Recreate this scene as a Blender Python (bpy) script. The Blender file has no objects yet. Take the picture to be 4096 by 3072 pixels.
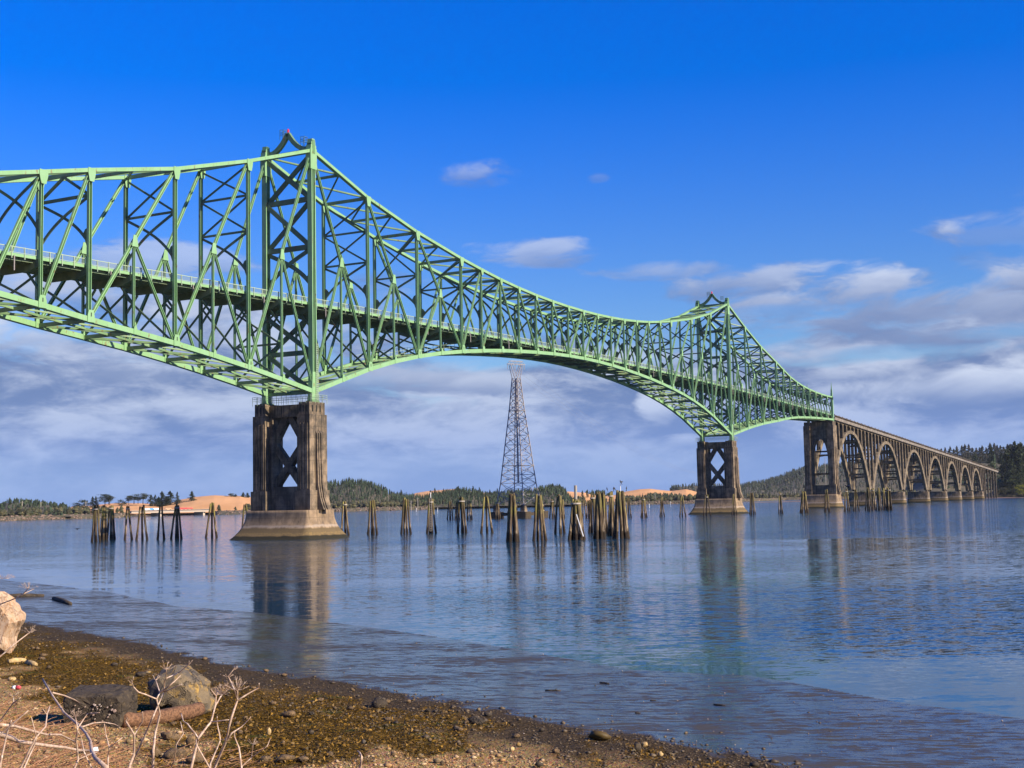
import bpy, math, random
import numpy as np
from mathutils import Vector

scn = bpy.context.scene
COL = scn.collection
rnd = random.Random(7)
nr = np.random.RandomState(11)

# ------------------------------------------------------------------ camera
CX, CY, CZ = -199.581, -148.118, 6.467
YAW, PITCH, ROLL = 0.487933, 0.087334, -0.020151
FPX = 5274.6                       # focal length in photograph pixels (4096 wide)


def _axes():
    f = np.array([math.cos(YAW) * math.cos(PITCH), math.sin(YAW) * math.cos(PITCH), math.sin(PITCH)])
    r = np.array([math.sin(YAW), -math.cos(YAW), 0.0])
    u = np.cross(r, f)
    c, s = math.cos(ROLL), math.sin(ROLL)
    return c * r + s * u, -s * r + c * u, f


AR, AU, AF = _axes()
cam_d = bpy.data.cameras.new('camera')
cam = bpy.data.objects.new('camera', cam_d)
COL.objects.link(cam)
cam_d.sensor_width = 36.0
cam_d.lens = FPX / 4096 * 36.0
cam_d.clip_start = 0.1
cam_d.clip_end = 20000
from mathutils import Matrix
cam.matrix_world = Matrix(((AR[0], AU[0], -AF[0], CX), (AR[1], AU[1], -AF[1], CY), (AR[2], AU[2], -AF[2], CZ), (0, 0, 0, 1)))
scn.camera = cam

# ------------------------------------------------------------------ light
SUN_EL, SUN_A = math.radians(29), math.radians(2)     # azimuth measured from -y towards -x
sx, sy, sz = -math.sin(SUN_A) * math.cos(SUN_EL), -math.cos(SUN_A) * math.cos(SUN_EL), math.sin(SUN_EL)
sl = bpy.data.lights.new('sun', 'SUN')
sl.energy = 5.0
sl.angle = math.radians(0.5)
sl.color = (1.0, 0.87, 0.68)
so = bpy.data.objects.new('sun', sl)
COL.objects.link(so)
so.rotation_euler = Vector((-sx, -sy, -sz)).to_track_quat('-Z', 'Y').to_euler()
scn.view_settings.view_transform = 'Standard'
scn.view_settings.look = 'None'
scn.view_settings.gamma = 1
scn.view_settings.exposure = 0.85
scn.view_settings.use_curve_mapping = False

world = bpy.data.worlds.new('World')
scn.world = world
world.use_nodes = True


class NT:
    """tiny node-graph helper"""
    def __init__(self, tree):
        self.t = tree
        self.n = tree.nodes
        self.l = tree.links

    def add(self, typ, **kw):
        nd = self.n.new(typ)
        for k, v in kw.items():
            setattr(nd, k, v)
        return nd

    def put(self, sock, v):
        if hasattr(v, 'is_output') or isinstance(v, bpy.types.NodeSocket):
            self.l.new(v, sock)
        else:
            sock.default_value = v

    def m(self, op, a, b=0.0, c=None, clamp=False):
        nd = self.add('ShaderNodeMath', operation=op, use_clamp=clamp)
        self.put(nd.inputs[0], a)
        self.put(nd.inputs[1], b)
        if c is not None:
            self.put(nd.inputs[2], c)
        return nd.outputs[0]

    def ss(self, v, lo, hi, a=0.0, b=1.0):
        nd = self.add('ShaderNodeMapRange', interpolation_type='SMOOTHSTEP')
        self.put(nd.inputs[0], v)
        nd.inputs[1].default_value = lo
        nd.inputs[2].default_value = hi
        nd.inputs[3].default_value = a
        nd.inputs[4].default_value = b
        return nd.outputs[0]

    def lin(self, v, lo, hi, a=0.0, b=1.0):
        nd = self.add('ShaderNodeMapRange')
        self.put(nd.inputs[0], v)
        nd.inputs[1].default_value = lo
        nd.inputs[2].default_value = hi
        nd.inputs[3].default_value = a
        nd.inputs[4].default_value = b
        return nd.outputs[0]

    def mix(self, f, a, b, blend='MIX'):
        nd = self.add('ShaderNodeMix', data_type='RGBA', blend_type=blend)
        self.put(nd.inputs[0], f)
        self.put(nd.inputs[6], a if not isinstance(a, tuple) or len(a) == 4 else a + (1,))
        self.put(nd.inputs[7], b if not isinstance(b, tuple) or len(b) == 4 else b + (1,))
        return nd.outputs[2]

    def xyz(self, x, y, z):
        nd = self.add('ShaderNodeCombineXYZ')
        self.put(nd.inputs[0], x)
        self.put(nd.inputs[1], y)
        self.put(nd.inputs[2], z)
        return nd.outputs[0]

    def noise(self, vec, scale, detail=4.0, rough=0.55, dist=0.0, out=0):
        nd = self.add('ShaderNodeTexNoise')
        if vec is not None:
            self.l.new(vec, nd.inputs['Vector'])
        nd.inputs['Scale'].default_value = scale
        nd.inputs['Detail'].default_value = detail
        nd.inputs['Roughness'].default_value = rough
        nd.inputs['Distortion'].default_value = dist
        return nd.outputs[out]

    def scale(self, vec, s):
        nd = self.add('ShaderNodeVectorMath', operation='MULTIPLY')
        self.l.new(vec, nd.inputs[0])
        nd.inputs[1].default_value = s
        return nd.outputs[0]


def build_world():
    t = NT(world.node_tree)
    t.n.clear()
    out = t.add('ShaderNodeOutputWorld')
    bg = t.add('ShaderNodeBackground')
    sky = t.add('ShaderNodeTexSky', sky_type='NISHITA', sun_disc=False)
    sky.sun_elevation = SUN_EL
    sky.sun_rotation = math.atan2(sx, sy)
    sky.air_density = 1.0
    sky.dust_density = 0.3
    sky.ozone_density = 3.0
    tc = t.add('ShaderNodeTexCoord')
    sep = t.add('ShaderNodeSeparateXYZ')
    t.l.new(tc.outputs['Generated'], sep.inputs[0])
    X, Y, Z = sep.outputs
    el = t.m('ARCSINE', Z)
    fx = t.m('ADD', t.m('MULTIPLY', X, math.cos(YAW)), t.m('MULTIPLY', Y, math.sin(YAW)))
    rx = t.m('SUBTRACT', t.m('MULTIPLY', X, math.sin(YAW)), t.m('MULTIPLY', Y, math.cos(YAW)))
    az = t.m('ARCTAN2', rx, fx)
    # clear sky: deep saturated blue above, paler towards the horizon
    g = t.ss(el, 0.0, 0.42)
    tint = t.mix(g, (0.88, 1.0, 1.17), (0.34, 0.84, 2.12))
    base = t.mix(1.0, sky.outputs[0], tint, 'MULTIPLY')
    hs = t.add('ShaderNodeHueSaturation')
    hs.inputs['Saturation'].default_value = 1.08
    hs.inputs['Value'].default_value = 1.0
    t.l.new(base, hs.inputs['Color'])
    clear = hs.outputs[0]
    # clouds
    v = t.xyz(t.m('MULTIPLY', az, 1.0), t.m('MULTIPLY', el, 2.6), 0.35)
    warp = t.noise(v, 7.0, 3, 0.5)
    v2 = t.xyz(t.m('ADD', az, t.m('MULTIPLY', warp, 0.10)), t.m('ADD', t.m('MULTIPLY', el, 3.0), t.m('MULTIPLY', warp, 0.12)), 1.3)
    n1 = t.noise(v2, 6.5, 7, 0.56)
    n2 = t.noise(v2, 17.0, 6, 0.6)
    azn = t.m('MULTIPLY', az, 2.56)
    azc = t.m('MINIMUM', t.m('MULTIPLY', azn, azn), 1.4)
    elb = t.m('ADD', 0.104, t.m('MULTIPLY', azc, 0.055))
    bias = t.m('MULTIPLY', t.m('SUBTRACT', elb, el), 4.2)
    dens = t.m('ADD', t.m('ADD', t.m('MULTIPLY', n1, 1.0), t.m('MULTIPLY', n2, 0.28)), bias)
    mask = t.ss(dens, 0.54, 0.74)
    n3 = t.noise(v2, 11.0, 7, 0.62)
    n4 = t.noise(v, 9.0, 5, 0.6)
    sh = t.ss(t.m('ADD', t.m('MULTIPLY', n3, 0.66), t.m('MULTIPLY', n4, 0.44)), 0.45, 0.66, 0.0, 0.75)
    edge = t.m('SUBTRACT', n1, 0.5)
    # individual clouds: azimuth, elevation, half sizes, density, brightness
    for (a0, e0, wa, we, k, br) in ((-0.025, 0.2440, 0.030, 0.0090, 0.55, .6), (0.02, 0.1870, 0.045, 0.0085, 0.7, .7), (0.125, 0.1690, 0.045, 0.0070, 0.6, .5),
                                    (0.07, 0.241, 0.008, 0.004, 0.3, .5), (0.36, 0.178, 0.035, 0.007, .30, .2), (0.37, 0.158, 0.03, 0.006, .4, .3),
                                    (0.185, 0.156, 0.06, 0.013, .85, .55), (0.265, 0.149, 0.055, 0.014, .95, .85), (0.33, 0.134, 0.09, 0.018, .97, .40), (0.25, 0.122, 0.08, 0.018, .97, .25), (0.34, 0.108, 0.07, 0.012, .9, .2), (0.20, 0.140, 0.05, 0.010, .95, .6), (0.375, 0.150, 0.04, 0.010, .95, .7), (0.235, 0.100, 0.05, 0.009, .9, .55),
                                    (0.30, 0.088, 0.07, 0.012, .95, .75), (0.345, 0.078, 0.045, 0.015, .98, 1.0), (0.27, 0.074, 0.04, 0.008, .9, .7), (0.108, 0.064, 0.013, 0.013, .9, .9), (0.130, 0.040, 0.014, 0.006, .9, .8),
                                    (-0.10, 0.092, 0.09, 0.012, .85, .45), (-0.375, 0.118, 0.05, 0.018, .9, .8), (-0.255, 0.180, 0.05, 0.012, .7, .7), (-0.30, 0.100, 0.05, 0.010, .9, .1), (-0.345, 0.155, .06, .010, .75, .5), (-0.01, 0.088, 0.03, 0.008, .8, .6)):
        da = t.m('DIVIDE', t.m('SUBTRACT', az, a0), wa)
        de = t.m('DIVIDE', t.m('SUBTRACT', el, e0), we)
        r2 = t.m('ADD', t.m('MULTIPLY', da, da), t.m('MULTIPLY', de, de))
        w_ = t.m('ADD', t.m('SUBTRACT', 1.0, t.m('MULTIPLY', r2, 0.55)), t.m('MULTIPLY', t.m('ADD', t.m('SUBTRACT', n2, 0.5), t.m('MULTIPLY', edge, .6)), 3.2))
        c_ = t.ss(w_, 0.05, 0.95)
        mask = t.m('MAXIMUM', mask, t.m('MULTIPLY', c_, k))
        # tops catch the sun, undersides stay grey
        lit = t.m('MULTIPLY', t.ss(t.m('ADD', de, t.m('MULTIPLY', edge, 4.0)), -1.3, 0.9), br)
        sh = t.m('ADD', t.m('MULTIPLY', sh, t.m('SUBTRACT', 1.0, t.m('MULTIPLY', c_, .8))), t.m('MULTIPLY', c_, lit))
    for (a0, e0, wa, we) in ((0.285, 0.101, 0.07, 0.0045), (0.22, 0.097, 0.05, 0.004), (0.36, 0.112, 0.03, 0.005), (0.20, 0.137, 0.03, 0.004)):
        da = t.m('DIVIDE', t.m('SUBTRACT', az, a0), wa)
        de = t.m('DIVIDE', t.m('SUBTRACT', el, e0), we)
        r2 = t.m('ADD', t.m('MULTIPLY', da, da), t.m('MULTIPLY', de, de))
        w_ = t.m('ADD', t.m('SUBTRACT', 1.0, t.m('MULTIPLY', r2, 0.5)), t.m('MULTIPLY', t.m('SUBTRACT', n2, 0.5), 3.0))
        mask = t.m('MULTIPLY', mask, t.ss(w_, 0.0, 1.3, 1.0, 0.25))
    lowfade = t.ss(el, 0.005, 0.05)
    cloud = t.mix(sh, (1.5, 2.25, 4.5), (6.4, 7.1, 8.8))
    thin = t.m('MULTIPLY', mask, t.lin(lowfade, 0, 1, 0.5, 0.95))
    col = t.mix(thin, clear, cloud)
    # pale periwinkle band above the horizon
    hb = t.ss(el, 0.10, 0.0, 0.0, 0.72)
    col = t.mix(hb, col, (1.85, 3.4, 7.9))
    t.l.new(col, bg.inputs['Color'])
    bg.inputs['Strength'].default_value = 0.057
    t.l.new(bg.outputs[0], out.inputs[0])


build_world()

# ------------------------------------------------------------------ helpers
CP = np.array([CX, CY, CZ])


def ray(u, v):
    return AF + (u - 2048) / FPX * AR - (v - 1536) / FPX * AU


def hor(u):
    return (AF[2] + (u - 2048) / FPX * AR[2]) / AU[2] * FPX + 1536


def at(u, v, D):
    """the place seen at photo pixel (u, v), D metres in front of the lens"""
    return CP + D * ray(u, v)


def onz(u, v, z=0.0):
    d = ray(u, v)
    return CP + d * ((z - CP[2]) / d[2])


def ony(u, v, y):
    d = ray(u, v)
    return CP + d * ((y - CP[1]) / d[1])


def gnd(u, D, z=0.0):
    """place in column u at horizontal depth D and height z"""
    p = CP + D * ray(u, hor(u))
    return np.array([p[0], p[1], z])


def zof(u, v, D):
    return CZ + D * (hor(u) - v) / FPX


def dwl(u, v):
    return CZ * FPX / (v - hor(u))


def tag(o, label=None, cat=None, group=None, kind=None):
    if label: o['label'] = label
    if cat: o['category'] = cat
    if group: o['group'] = group
    if kind: o['kind'] = kind
    return o


def empty(name, loc=(0, 0, 0)):
    o = bpy.data.objects.new(name, None)
    o.location = loc
    COL.objects.link(o)
    return o


def link(name, me, parent=None, loc=None):
    o = bpy.data.objects.new(name, me)
    COL.objects.link(o)
    if parent is not None: o.parent = parent
    if loc is not None: o.location = loc
    return o


def mesh(name, V, F, mat, smooth=False):
    me = bpy.data.meshes.new(name)
    me.from_pydata([tuple(map(float, v)) for v in V], [], F)
    me.materials.append(mat)
    if smooth:
        me.polygons.foreach_set('use_smooth', [True] * len(me.polygons))
    me.update()
    return me


def mesh_np(name, V, F, mat, smooth=False):
    """V (n,3), F (m,k) with k constant: fast path"""
    V = np.asarray(V, dtype=np.float32)
    F = np.asarray(F, dtype=np.int32)
    me = bpy.data.meshes.new(name)
    k = F.shape[1]
    me.vertices.add(len(V))
    me.vertices.foreach_set('co', V.ravel())
    me.loops.add(F.size)
    me.loops.foreach_set('vertex_index', F.ravel())
    me.polygons.add(len(F))
    me.polygons.foreach_set('loop_start', np.arange(len(F), dtype=np.int32) * k)
    me.polygons.foreach_set('loop_total', np.full(len(F), k, dtype=np.int32))
    if smooth:
        me.polygons.foreach_set('use_smooth', np.ones(len(F), dtype=bool))
    me.materials.append(mat)
    me.update(calc_edges=True)
    me.validate()
    return me


class MB:
    def __init__(self):
        self.V = []
        self.F = []

    def hexa(self, c):
        """8 corners: bottom ring 0-3, top ring 4-7"""
        b = len(self.V)
        self.V += [tuple(map(float, p)) for p in c]
        for f in ((0, 3, 2, 1), (4, 5, 6, 7), (0, 1, 5, 4), (1, 2, 6, 5), (2, 3, 7, 6), (3, 0, 4, 7)):
            self.F.append(tuple(b + i for i in f))
        return self

    def box(self, x0, x1, y0, y1, z0, z1):
        return self.hexa([(x0, y0, z0), (x1, y0, z0), (x1, y1, z0), (x0, y1, z0), (x0, y0, z1), (x1, y0, z1), (x1, y1, z1), (x0, y1, z1)])

    def bar(self, p0, p1, w, h, side=(0, 1, 0), w1=None, h1=None, off=0.0, offs=0.0):
        """beam p0->p1; w along side, h across; off shifts across, offs along side"""
        p0 = np.array(p0, float); p1 = np.array(p1, float)
        a = p1 - p0
        L = np.linalg.norm(a)
        if L < 1e-6: return self
        a /= L
        s = np.array(side, float)
        s = s - a * (s @ a)
        if np.linalg.norm(s) < 1e-4:
            s = np.array((1.0, 0, 0)) - a * a[0]
        s /= np.linalg.norm(s)
        c = np.cross(a, s)
        w1 = w if w1 is None else w1
        h1 = h if h1 is None else h1
        o = c * off + s * offs
        q = []
        for p, ww, hh in ((p0, w, h), (p1, w1, h1)):
            for i, j in ((-1, -1), (1, -1), (1, 1), (-1, 1)):
                q.append(p + o + s * (i * ww / 2) + c * (j * hh / 2))
        return self.hexa(q)

    def hsec(self, p0, p1, w, h, t=0.08, side=(0, 1, 0)):
        self.bar(p0, p1, w, t, side, off=h / 2 - t / 2)
        self.bar(p0, p1, w, t, side, off=-(h / 2 - t / 2))
        self.bar(p0, p1, 0.05, h - 2 * t - 0.004, side, offs=w / 2 - .04)
        return self

    def tube(self, pts, rads, n=8, caps=True):
        pts = [np.array(p, float) for p in pts]
        if not hasattr(rads, '__len__'): rads = [rads] * len(pts)
        b = len(self.V)
        for i, p in enumerate(pts):
            a = (pts[min(i + 1, len(pts) - 1)] - pts[max(i - 1, 0)])
            a = a / (np.linalg.norm(a) + 1e-9)
            s = np.cross(a, (0.13, 0.97, 0.21)); s /= np.linalg.norm(s)
            c = np.cross(a, s)
            for k in range(n):
                th = 2 * math.pi * k / n
                self.V.append(tuple(p + rads[i] * (math.cos(th) * s + math.sin(th) * c)))
        for i in range(len(pts) - 1):
            for k in range(n):
                k2 = (k + 1) % n
                self.F.append((b + i * n + k, b + i * n + k2, b + (i + 1) * n + k2, b + (i + 1) * n + k))
        if caps:
            self.F.append(tuple(b + k for k in range(n))[::-1])
            e = b + (len(pts) - 1) * n
            self.F.append(tuple(e + k for k in range(n)))
        return self

    def extrude(self, poly, axis, a0, a1):
        """poly in the two other axes (in order x,y,z without axis), from a0 to a1"""
        b = len(self.V)
        n = len(poly)
        for a in (a0, a1):
            for p in poly:
                q = list(p); q.insert(axis, a)
                self.V.append(tuple(map(float, q)))
        self.F.append(tuple(range(b, b + n)))
        self.F.append(tuple(range(b + n, b + 2 * n))[::-1])
        for k in range(n):
            k2 = (k + 1) % n
            self.F.append((b + k, b + k2, b + n + k2, b + n + k))
        return self

    def loft(self, rings, caps=True):
        b = len(self.V)
        n = len(rings[0])
        for r in rings:
            self.V += [tuple(map(float, p)) for p in r]
        for i in range(len(rings) - 1):
            for k in range(n):
                k2 = (k + 1) % n
                self.F.append((b + i * n + k, b + i * n + k2, b + (i + 1) * n + k2, b + (i + 1) * n + k))
        if caps:
            self.F.append(tuple(b + k for k in range(n))[::-1])
            e = b + (len(rings) - 1) * n
            self.F.append(tuple(e + k for k in range(n)))
        return self

    def build(self, name, mat, parent=None, smooth=False, loc=None):
        return link(name, mesh(name, self.V, self.F, mat, smooth), parent, loc)


# value noise for terrain
def _h(ix, iy, seed):
    n = (ix * 374761393 + iy * 668265263 + seed * 1442695041) & 0xffffffff
    n = ((n ^ (n >> 13)) * 1274126177) & 0xffffffff
    return ((n ^ (n >> 16)) & 0xffff) / 65535.0


def vnoise(x, y, seed=0):
    x = np.asarray(x, float); y = np.asarray(y, float)
    ix = np.floor(x).astype(np.int64); iy = np.floor(y).astype(np.int64)
    fx = x - ix; fy = y - iy
    fx = fx * fx * (3 - 2 * fx); fy = fy * fy * (3 - 2 * fy)
    a = _h(ix, iy, seed); b = _h(ix + 1, iy, seed); c = _h(ix, iy + 1, seed); d = _h(ix + 1, iy + 1, seed)
    return (a * (1 - fx) + b * fx) * (1 - fy) + (c * (1 - fx) + d * fx) * fy


def fbm(x, y, o=4, seed=0):
    s = 0; a = 0.5; t = 0
    for i in range(o):
        s = s + a * vnoise(x * 2 ** i, y * 2 ** i, seed + i * 17); t += a; a *= 0.5
    return s / t


# ------------------------------------------------------------------ materials
def pm(name, base=(0.5, 0.5, 0.5), rough=0.7, metal=0.0, spec=0.5):
    m = bpy.data.materials.new(name)
    m.use_nodes = True
    b = m.node_tree.nodes['Principled BSDF']
    b.inputs['Base Color'].default_value = (*base, 1)
    b.inputs['Roughness'].default_value = rough
    b.inputs['Metallic'].default_value = metal
    b.inputs['Specular IOR Level'].default_value = spec
    return m, NT(m.node_tree), b


def bump(t, b, h, strength=0.5, dist=0.05):
    bp = t.add('ShaderNodeBump')
    bp.inputs['Strength'].default_value = strength
    bp.inputs['Distance'].default_value = dist
    t.l.new(h, bp.inputs['Height'])
    t.l.new(bp.outputs[0], b.inputs['Normal'])


def pos(t):
    return t.add('ShaderNodeNewGeometry').outputs['Position']


def sepz(t, p):
    s = t.add('ShaderNodeSeparateXYZ')
    t.l.new(p, s.inputs[0])
    return s.outputs


def mat_steel(name, a, b_, rust=0.62):
    m, t, b = pm(name, a, 0.5, 0.0, 0.4)
    p = pos(t)
    n = t.noise(p, 0.35, 5, 0.6)
    c = t.mix(t.ss(n, 0.35, 0.7), a, b_)
    n2 = t.noise(t.scale(p, (1, 1, 0.35)), 1.6, 6, 0.7)
    c = t.mix(t.ss(n2, rust, rust + 0.09, 0, 0.85), c, (0.17, 0.065, 0.022))
    n3 = t.noise(t.scale(p, (3, 3, 0.25)), 1.3, 4, 0.6)
    c = t.mix(t.ss(n3, 0.5, 0.75, 0, 0.35), c, (0.16, 0.20, 0.10))
    t.l.new(c, b.inputs['Base Color'])
    return m


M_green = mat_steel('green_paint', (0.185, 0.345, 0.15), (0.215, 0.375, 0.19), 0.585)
M_green2 = mat_steel('green_paint_shaded', (0.115, 0.205, 0.09), (0.17, 0.28, 0.125), 0.57)  # same paint as M_green, darkened: shade of inner members put into the colour
M_green3 = mat_steel('green_paint_deep_shade', (0.065, 0.115, 0.055), (0.12, 0.19, 0.085), 0.56)  # darkest copy of the green, shade on the sway bracing painted in
M_hole, _, _ = pm('dark_opening', (0.012, 0.014, 0.012), 0.9)  # near-black: shade of holes and grooves as colour; also glass and tyres
M_rail, _, _ = pm('painted_railing', (0.30, 0.38, 0.26), 0.55)
M_galv, _, _ = pm('galvanised_steel', (0.27, 0.245, 0.24), 0.7, 0.0)
M_red, _, _ = pm('red_lamp_glass', (0.7, 0.02, 0.02), 0.25)
M_under, t_, b_ = pm('soffit_steel_shaded', (0.10, 0.15, 0.09), 0.75)  # green steel darkened, the shade under the deck is in its colour
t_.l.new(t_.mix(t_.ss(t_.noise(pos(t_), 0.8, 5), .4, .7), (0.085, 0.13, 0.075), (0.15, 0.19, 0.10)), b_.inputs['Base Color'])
M_white, _, _ = pm('white_paint', (0.75, 0.75, 0.73), 0.5)


def mat_concrete(name, light, dark, tide=True, joints=True, stain=0.5):
    m, t, b = pm(name, light, 0.9, 0, 0.2)
    p = pos(t)
    S = sepz(t, p)
    n = t.noise(p, 0.45, 6, 0.62)
    c = t.mix(t.ss(n, 0.36, 0.66), dark, light)
    st = t.noise(t.scale(p, (1.6, 1.6, 0.09)), 1.0, 6, 0.65)
    c = t.mix(t.ss(st, 0.47, 0.66, 0, stain + .12), c, (0.035, 0.030, 0.024))
    st2 = t.noise(t.scale(p, (2.8, 2.8, 0.12)), 1.0, 5, 0.6)
    c = t.mix(t.ss(st2, 0.56, 0.72, 0, 0.45), c, (0.16, 0.10, 0.045))
    h = t.noise(p, 2.5, 6, 0.7)
    if joints:
        j = t.m('PINGPONG', t.m('ADD', S[2], 0.3), 1.05)
        jm = t.ss(j, 0.0, 0.055, 1.0, 0.0)
        c = t.mix(t.m('MULTIPLY', jm, 0.6), c, (0.03, 0.027, 0.022))
    if tide:
        zz = t.m('ADD', S[2], t.m('MULTIPLY', t.m('SUBTRACT', n, 0.5), 0.8))
        c = t.mix(t.ss(zz, 1.9, 2.15, 0.9, 0.0), c, (0.105, 0.075, 0.035))
        sp = t.noise(p, 6.0, 3, 0.8)
        c = t.mix(t.m('MULTIPLY', t.ss(zz, 1.2, 1.3, 1.0, 0.0), t.ss(sp, 0.50, 0.6)), c, (0.24, 0.16, 0.06))
        c = t.mix(t.ss(zz, 0.55, 0.8, 0.95, 0.0), c, (0.016, 0.016, 0.010))
        hi = t.m('MULTIPLY', t.ss(zz, 2.1, 2.3), t.ss(zz, 2.7, 2.45))
        c = t.mix(t.m('MULTIPLY', hi, 0.55), c, (0.34, 0.28, 0.22))
    t.l.new(c, b.inputs['Base Color'])
    bump(t, b, h, 0.5, 0.06)
    return m


M_pier = mat_concrete('weathered_concrete', (0.25, 0.185, 0.12), (0.085, 0.068, 0.048), stain=.78)
M_base = mat_concrete('pier_base_concrete', (0.29, 0.205, 0.125), (0.17, 0.122, 0.078), stain=0.35)
M_arch = mat_concrete('viaduct_concrete', (0.17, 0.13, 0.085), (0.065, 0.052, 0.036), tide=False, joints=False, stain=.5)
M_rib = mat_concrete('arch_rib_concrete', (0.235, 0.185, 0.125), (0.10, 0.08, 0.055), tide=False, joints=False, stain=.5)
M_deckc = mat_concrete('deck_concrete', (0.30, 0.26, 0.22), (0.2, 0.17, 0.14), tide=False, joints=False)


def mat_wood():
    m, t, b = pm('weathered_pile_wood', (0.1, 0.08, 0.05), 0.85, 0, 0.2)
    p = pos(t)
    S = sepz(t, p)
    n = t.noise(p, 1.6, 5, 0.65)
    st = t.noise(t.scale(p, (5, 5, 0.35)), 1.0, 5, 0.65)
    zz = t.m('ADD', S[2], t.m('MULTIPLY', t.m('SUBTRACT', n, 0.5), 2.6))
    c = t.mix(t.ss(st, 0.35, 0.65), (0.032, 0.022, 0.013), (0.17, 0.12, 0.072))
    c = t.mix(t.m('MULTIPLY', t.ss(zz, 3.0, 5.2), t.ss(st, 0.47, 0.62, 0.0, 0.8)), c, (0.19, 0.18, 0.03))
    wh = t.m('MULTIPLY', t.m('MULTIPLY', t.ss(zz, 0.9, 1.5), t.ss(zz, 3.6, 2.6)), t.ss(st, 0.50, 0.62))
    c = t.mix(wh, c, (0.24, 0.19, 0.14))
    c = t.mix(t.ss(zz, 1.0, 1.6, 0.95, 0.0), c, (0.022, 0.015, 0.010))
    oi = t.add('ShaderNodeObjectInfo').outputs['Random']
    k_ = t.lin(oi, 0, 1, .55, 1.5)
    k2 = t.lin(oi, 0, 1, .6, 1.35)
    mx = t.mix(1.0, c, (1, 1, 1), 'MULTIPLY')
    t.l.new(t.xyz(k_, k_, k2), mx.node.inputs[7])
    c = mx
    t.l.new(c, b.inputs['Base Color'])
    bump(t, b, st, 0.8, 0.08)
    return m


M_wood = mat_wood()
M_cap, _, _ = pm('bleached_cap_timber', (0.30, 0.26, 0.21), 0.8)
M_dark, _, _ = pm('black_feathers', (0.012, 0.011, 0.012), 0.6)


def mat_noise(name, cols, scale, rough=0.85, bmp=0.5, bd=0.03, lo=.35, hi=.65, detail=6, stretch=None, spec=.3):
    m, t, b = pm(name, cols[0], rough, 0, spec)
    p = pos(t)
    if stretch: p = t.scale(p, stretch)
    n = t.noise(p, scale, detail, 0.65)
    c = t.mix(t.ss(n, lo, hi), cols[0], cols[1])
    if len(cols) > 2:
        n2 = t.noise(p, scale * 3.3, 4, 0.6)
        c = t.mix(t.ss(n2, .52, .68), c, cols[2])
    t.l.new(c, b.inputs['Base Color'])
    bump(t, b, n, bmp, bd)
    return m


M_block = mat_noise('dark_barnacled_block', ((0.035, 0.026, 0.017), (0.065, 0.048, 0.03), (0.11, 0.08, 0.045)), 3, .85, .6, .03)
M_fol = mat_noise('conifer_needles', ((0.018, 0.030, 0.012), (0.042, 0.060, 0.020), (0.065, 0.075, 0.026)), 0.16, 0.8, 0.0)
M_folfar = mat_noise('distant_foliage', ((0.013, 0.024, 0.013), (0.030, 0.046, 0.022), (0.055, 0.062, 0.030)), 0.05, 0.9, 0.0)
M_folblue = mat_noise('haze_tinted_hillside', ((0.020, 0.030, 0.024), (0.040, 0.050, 0.034), (0.08, 0.07, 0.045)), 0.035, 0.9, 0.0)  # greyed and blued: distance haze mixed into the leaf colour
M_bush = mat_noise('shrub_leaves', ((0.030, 0.036, 0.016), (0.065, 0.062, 0.028), (0.11, 0.08, 0.035)), 0.3, 0.9, 0.0)


def vary(m, k=.6):
    """tree to tree variation in leaf colour"""
    t = NT(m.node_tree); b = m.node_tree.nodes['Principled BSDF']
    lk = b.inputs['Base Color'].links[0].from_socket
    g = t.add('ShaderNodeNewGeometry').outputs['Random Per Island']
    f_ = t.lin(g, 0, 1, 1 - k, 1 + k)
    mx = t.mix(1.0, lk, (1, 1, 1), 'MULTIPLY')
    mx.node.inputs[7].default_value = (1, 1, 1, 1)
    cc = t.xyz(f_, f_, f_)
    t.l.new(cc, mx.node.inputs[7])
    t.l.new(mx, b.inputs['Base Color'])


vary(M_bush, .6); vary(M_folfar, .75); vary(M_folblue, .65); vary(M_fol, .5)
M_bark, _, _ = pm('dark_bark', (0.06, 0.045, 0.035), 0.9)
M_bushy = mat_noise('yellow_green_leaves', ((0.16, 0.17, 0.02), (0.26, 0.24, 0.03)), 0.3, 0.9, 0.0)
M_dune = mat_noise('dune_sand', ((0.52, 0.265, 0.10), (0.62, 0.33, 0.135)), 0.02, 0.95, 0.6, 2.0)
M_soil = mat_noise('shore_soil', ((0.06, 0.055, 0.03), (0.10, 0.085, 0.05), (0.14, 0.11, 0.07)), 0.1, 0.95, 0.5, 0.5)
M_revet = mat_noise('shore_rocks', ((0.07, 0.05, 0.035), (0.20, 0.14, 0.10), (0.36, 0.26, 0.2)), 0.35, 0.95, 0.8, 0.5)
M_bar = mat_noise('sandbar_mud', ((0.12, 0.075, 0.045), (0.19, 0.12, 0.075)), 0.1, 0.8, 0.3, 0.1)

# ------------------------------------------------------------------ water
LAT = (math.sin(YAW), -math.cos(YAW))


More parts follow.
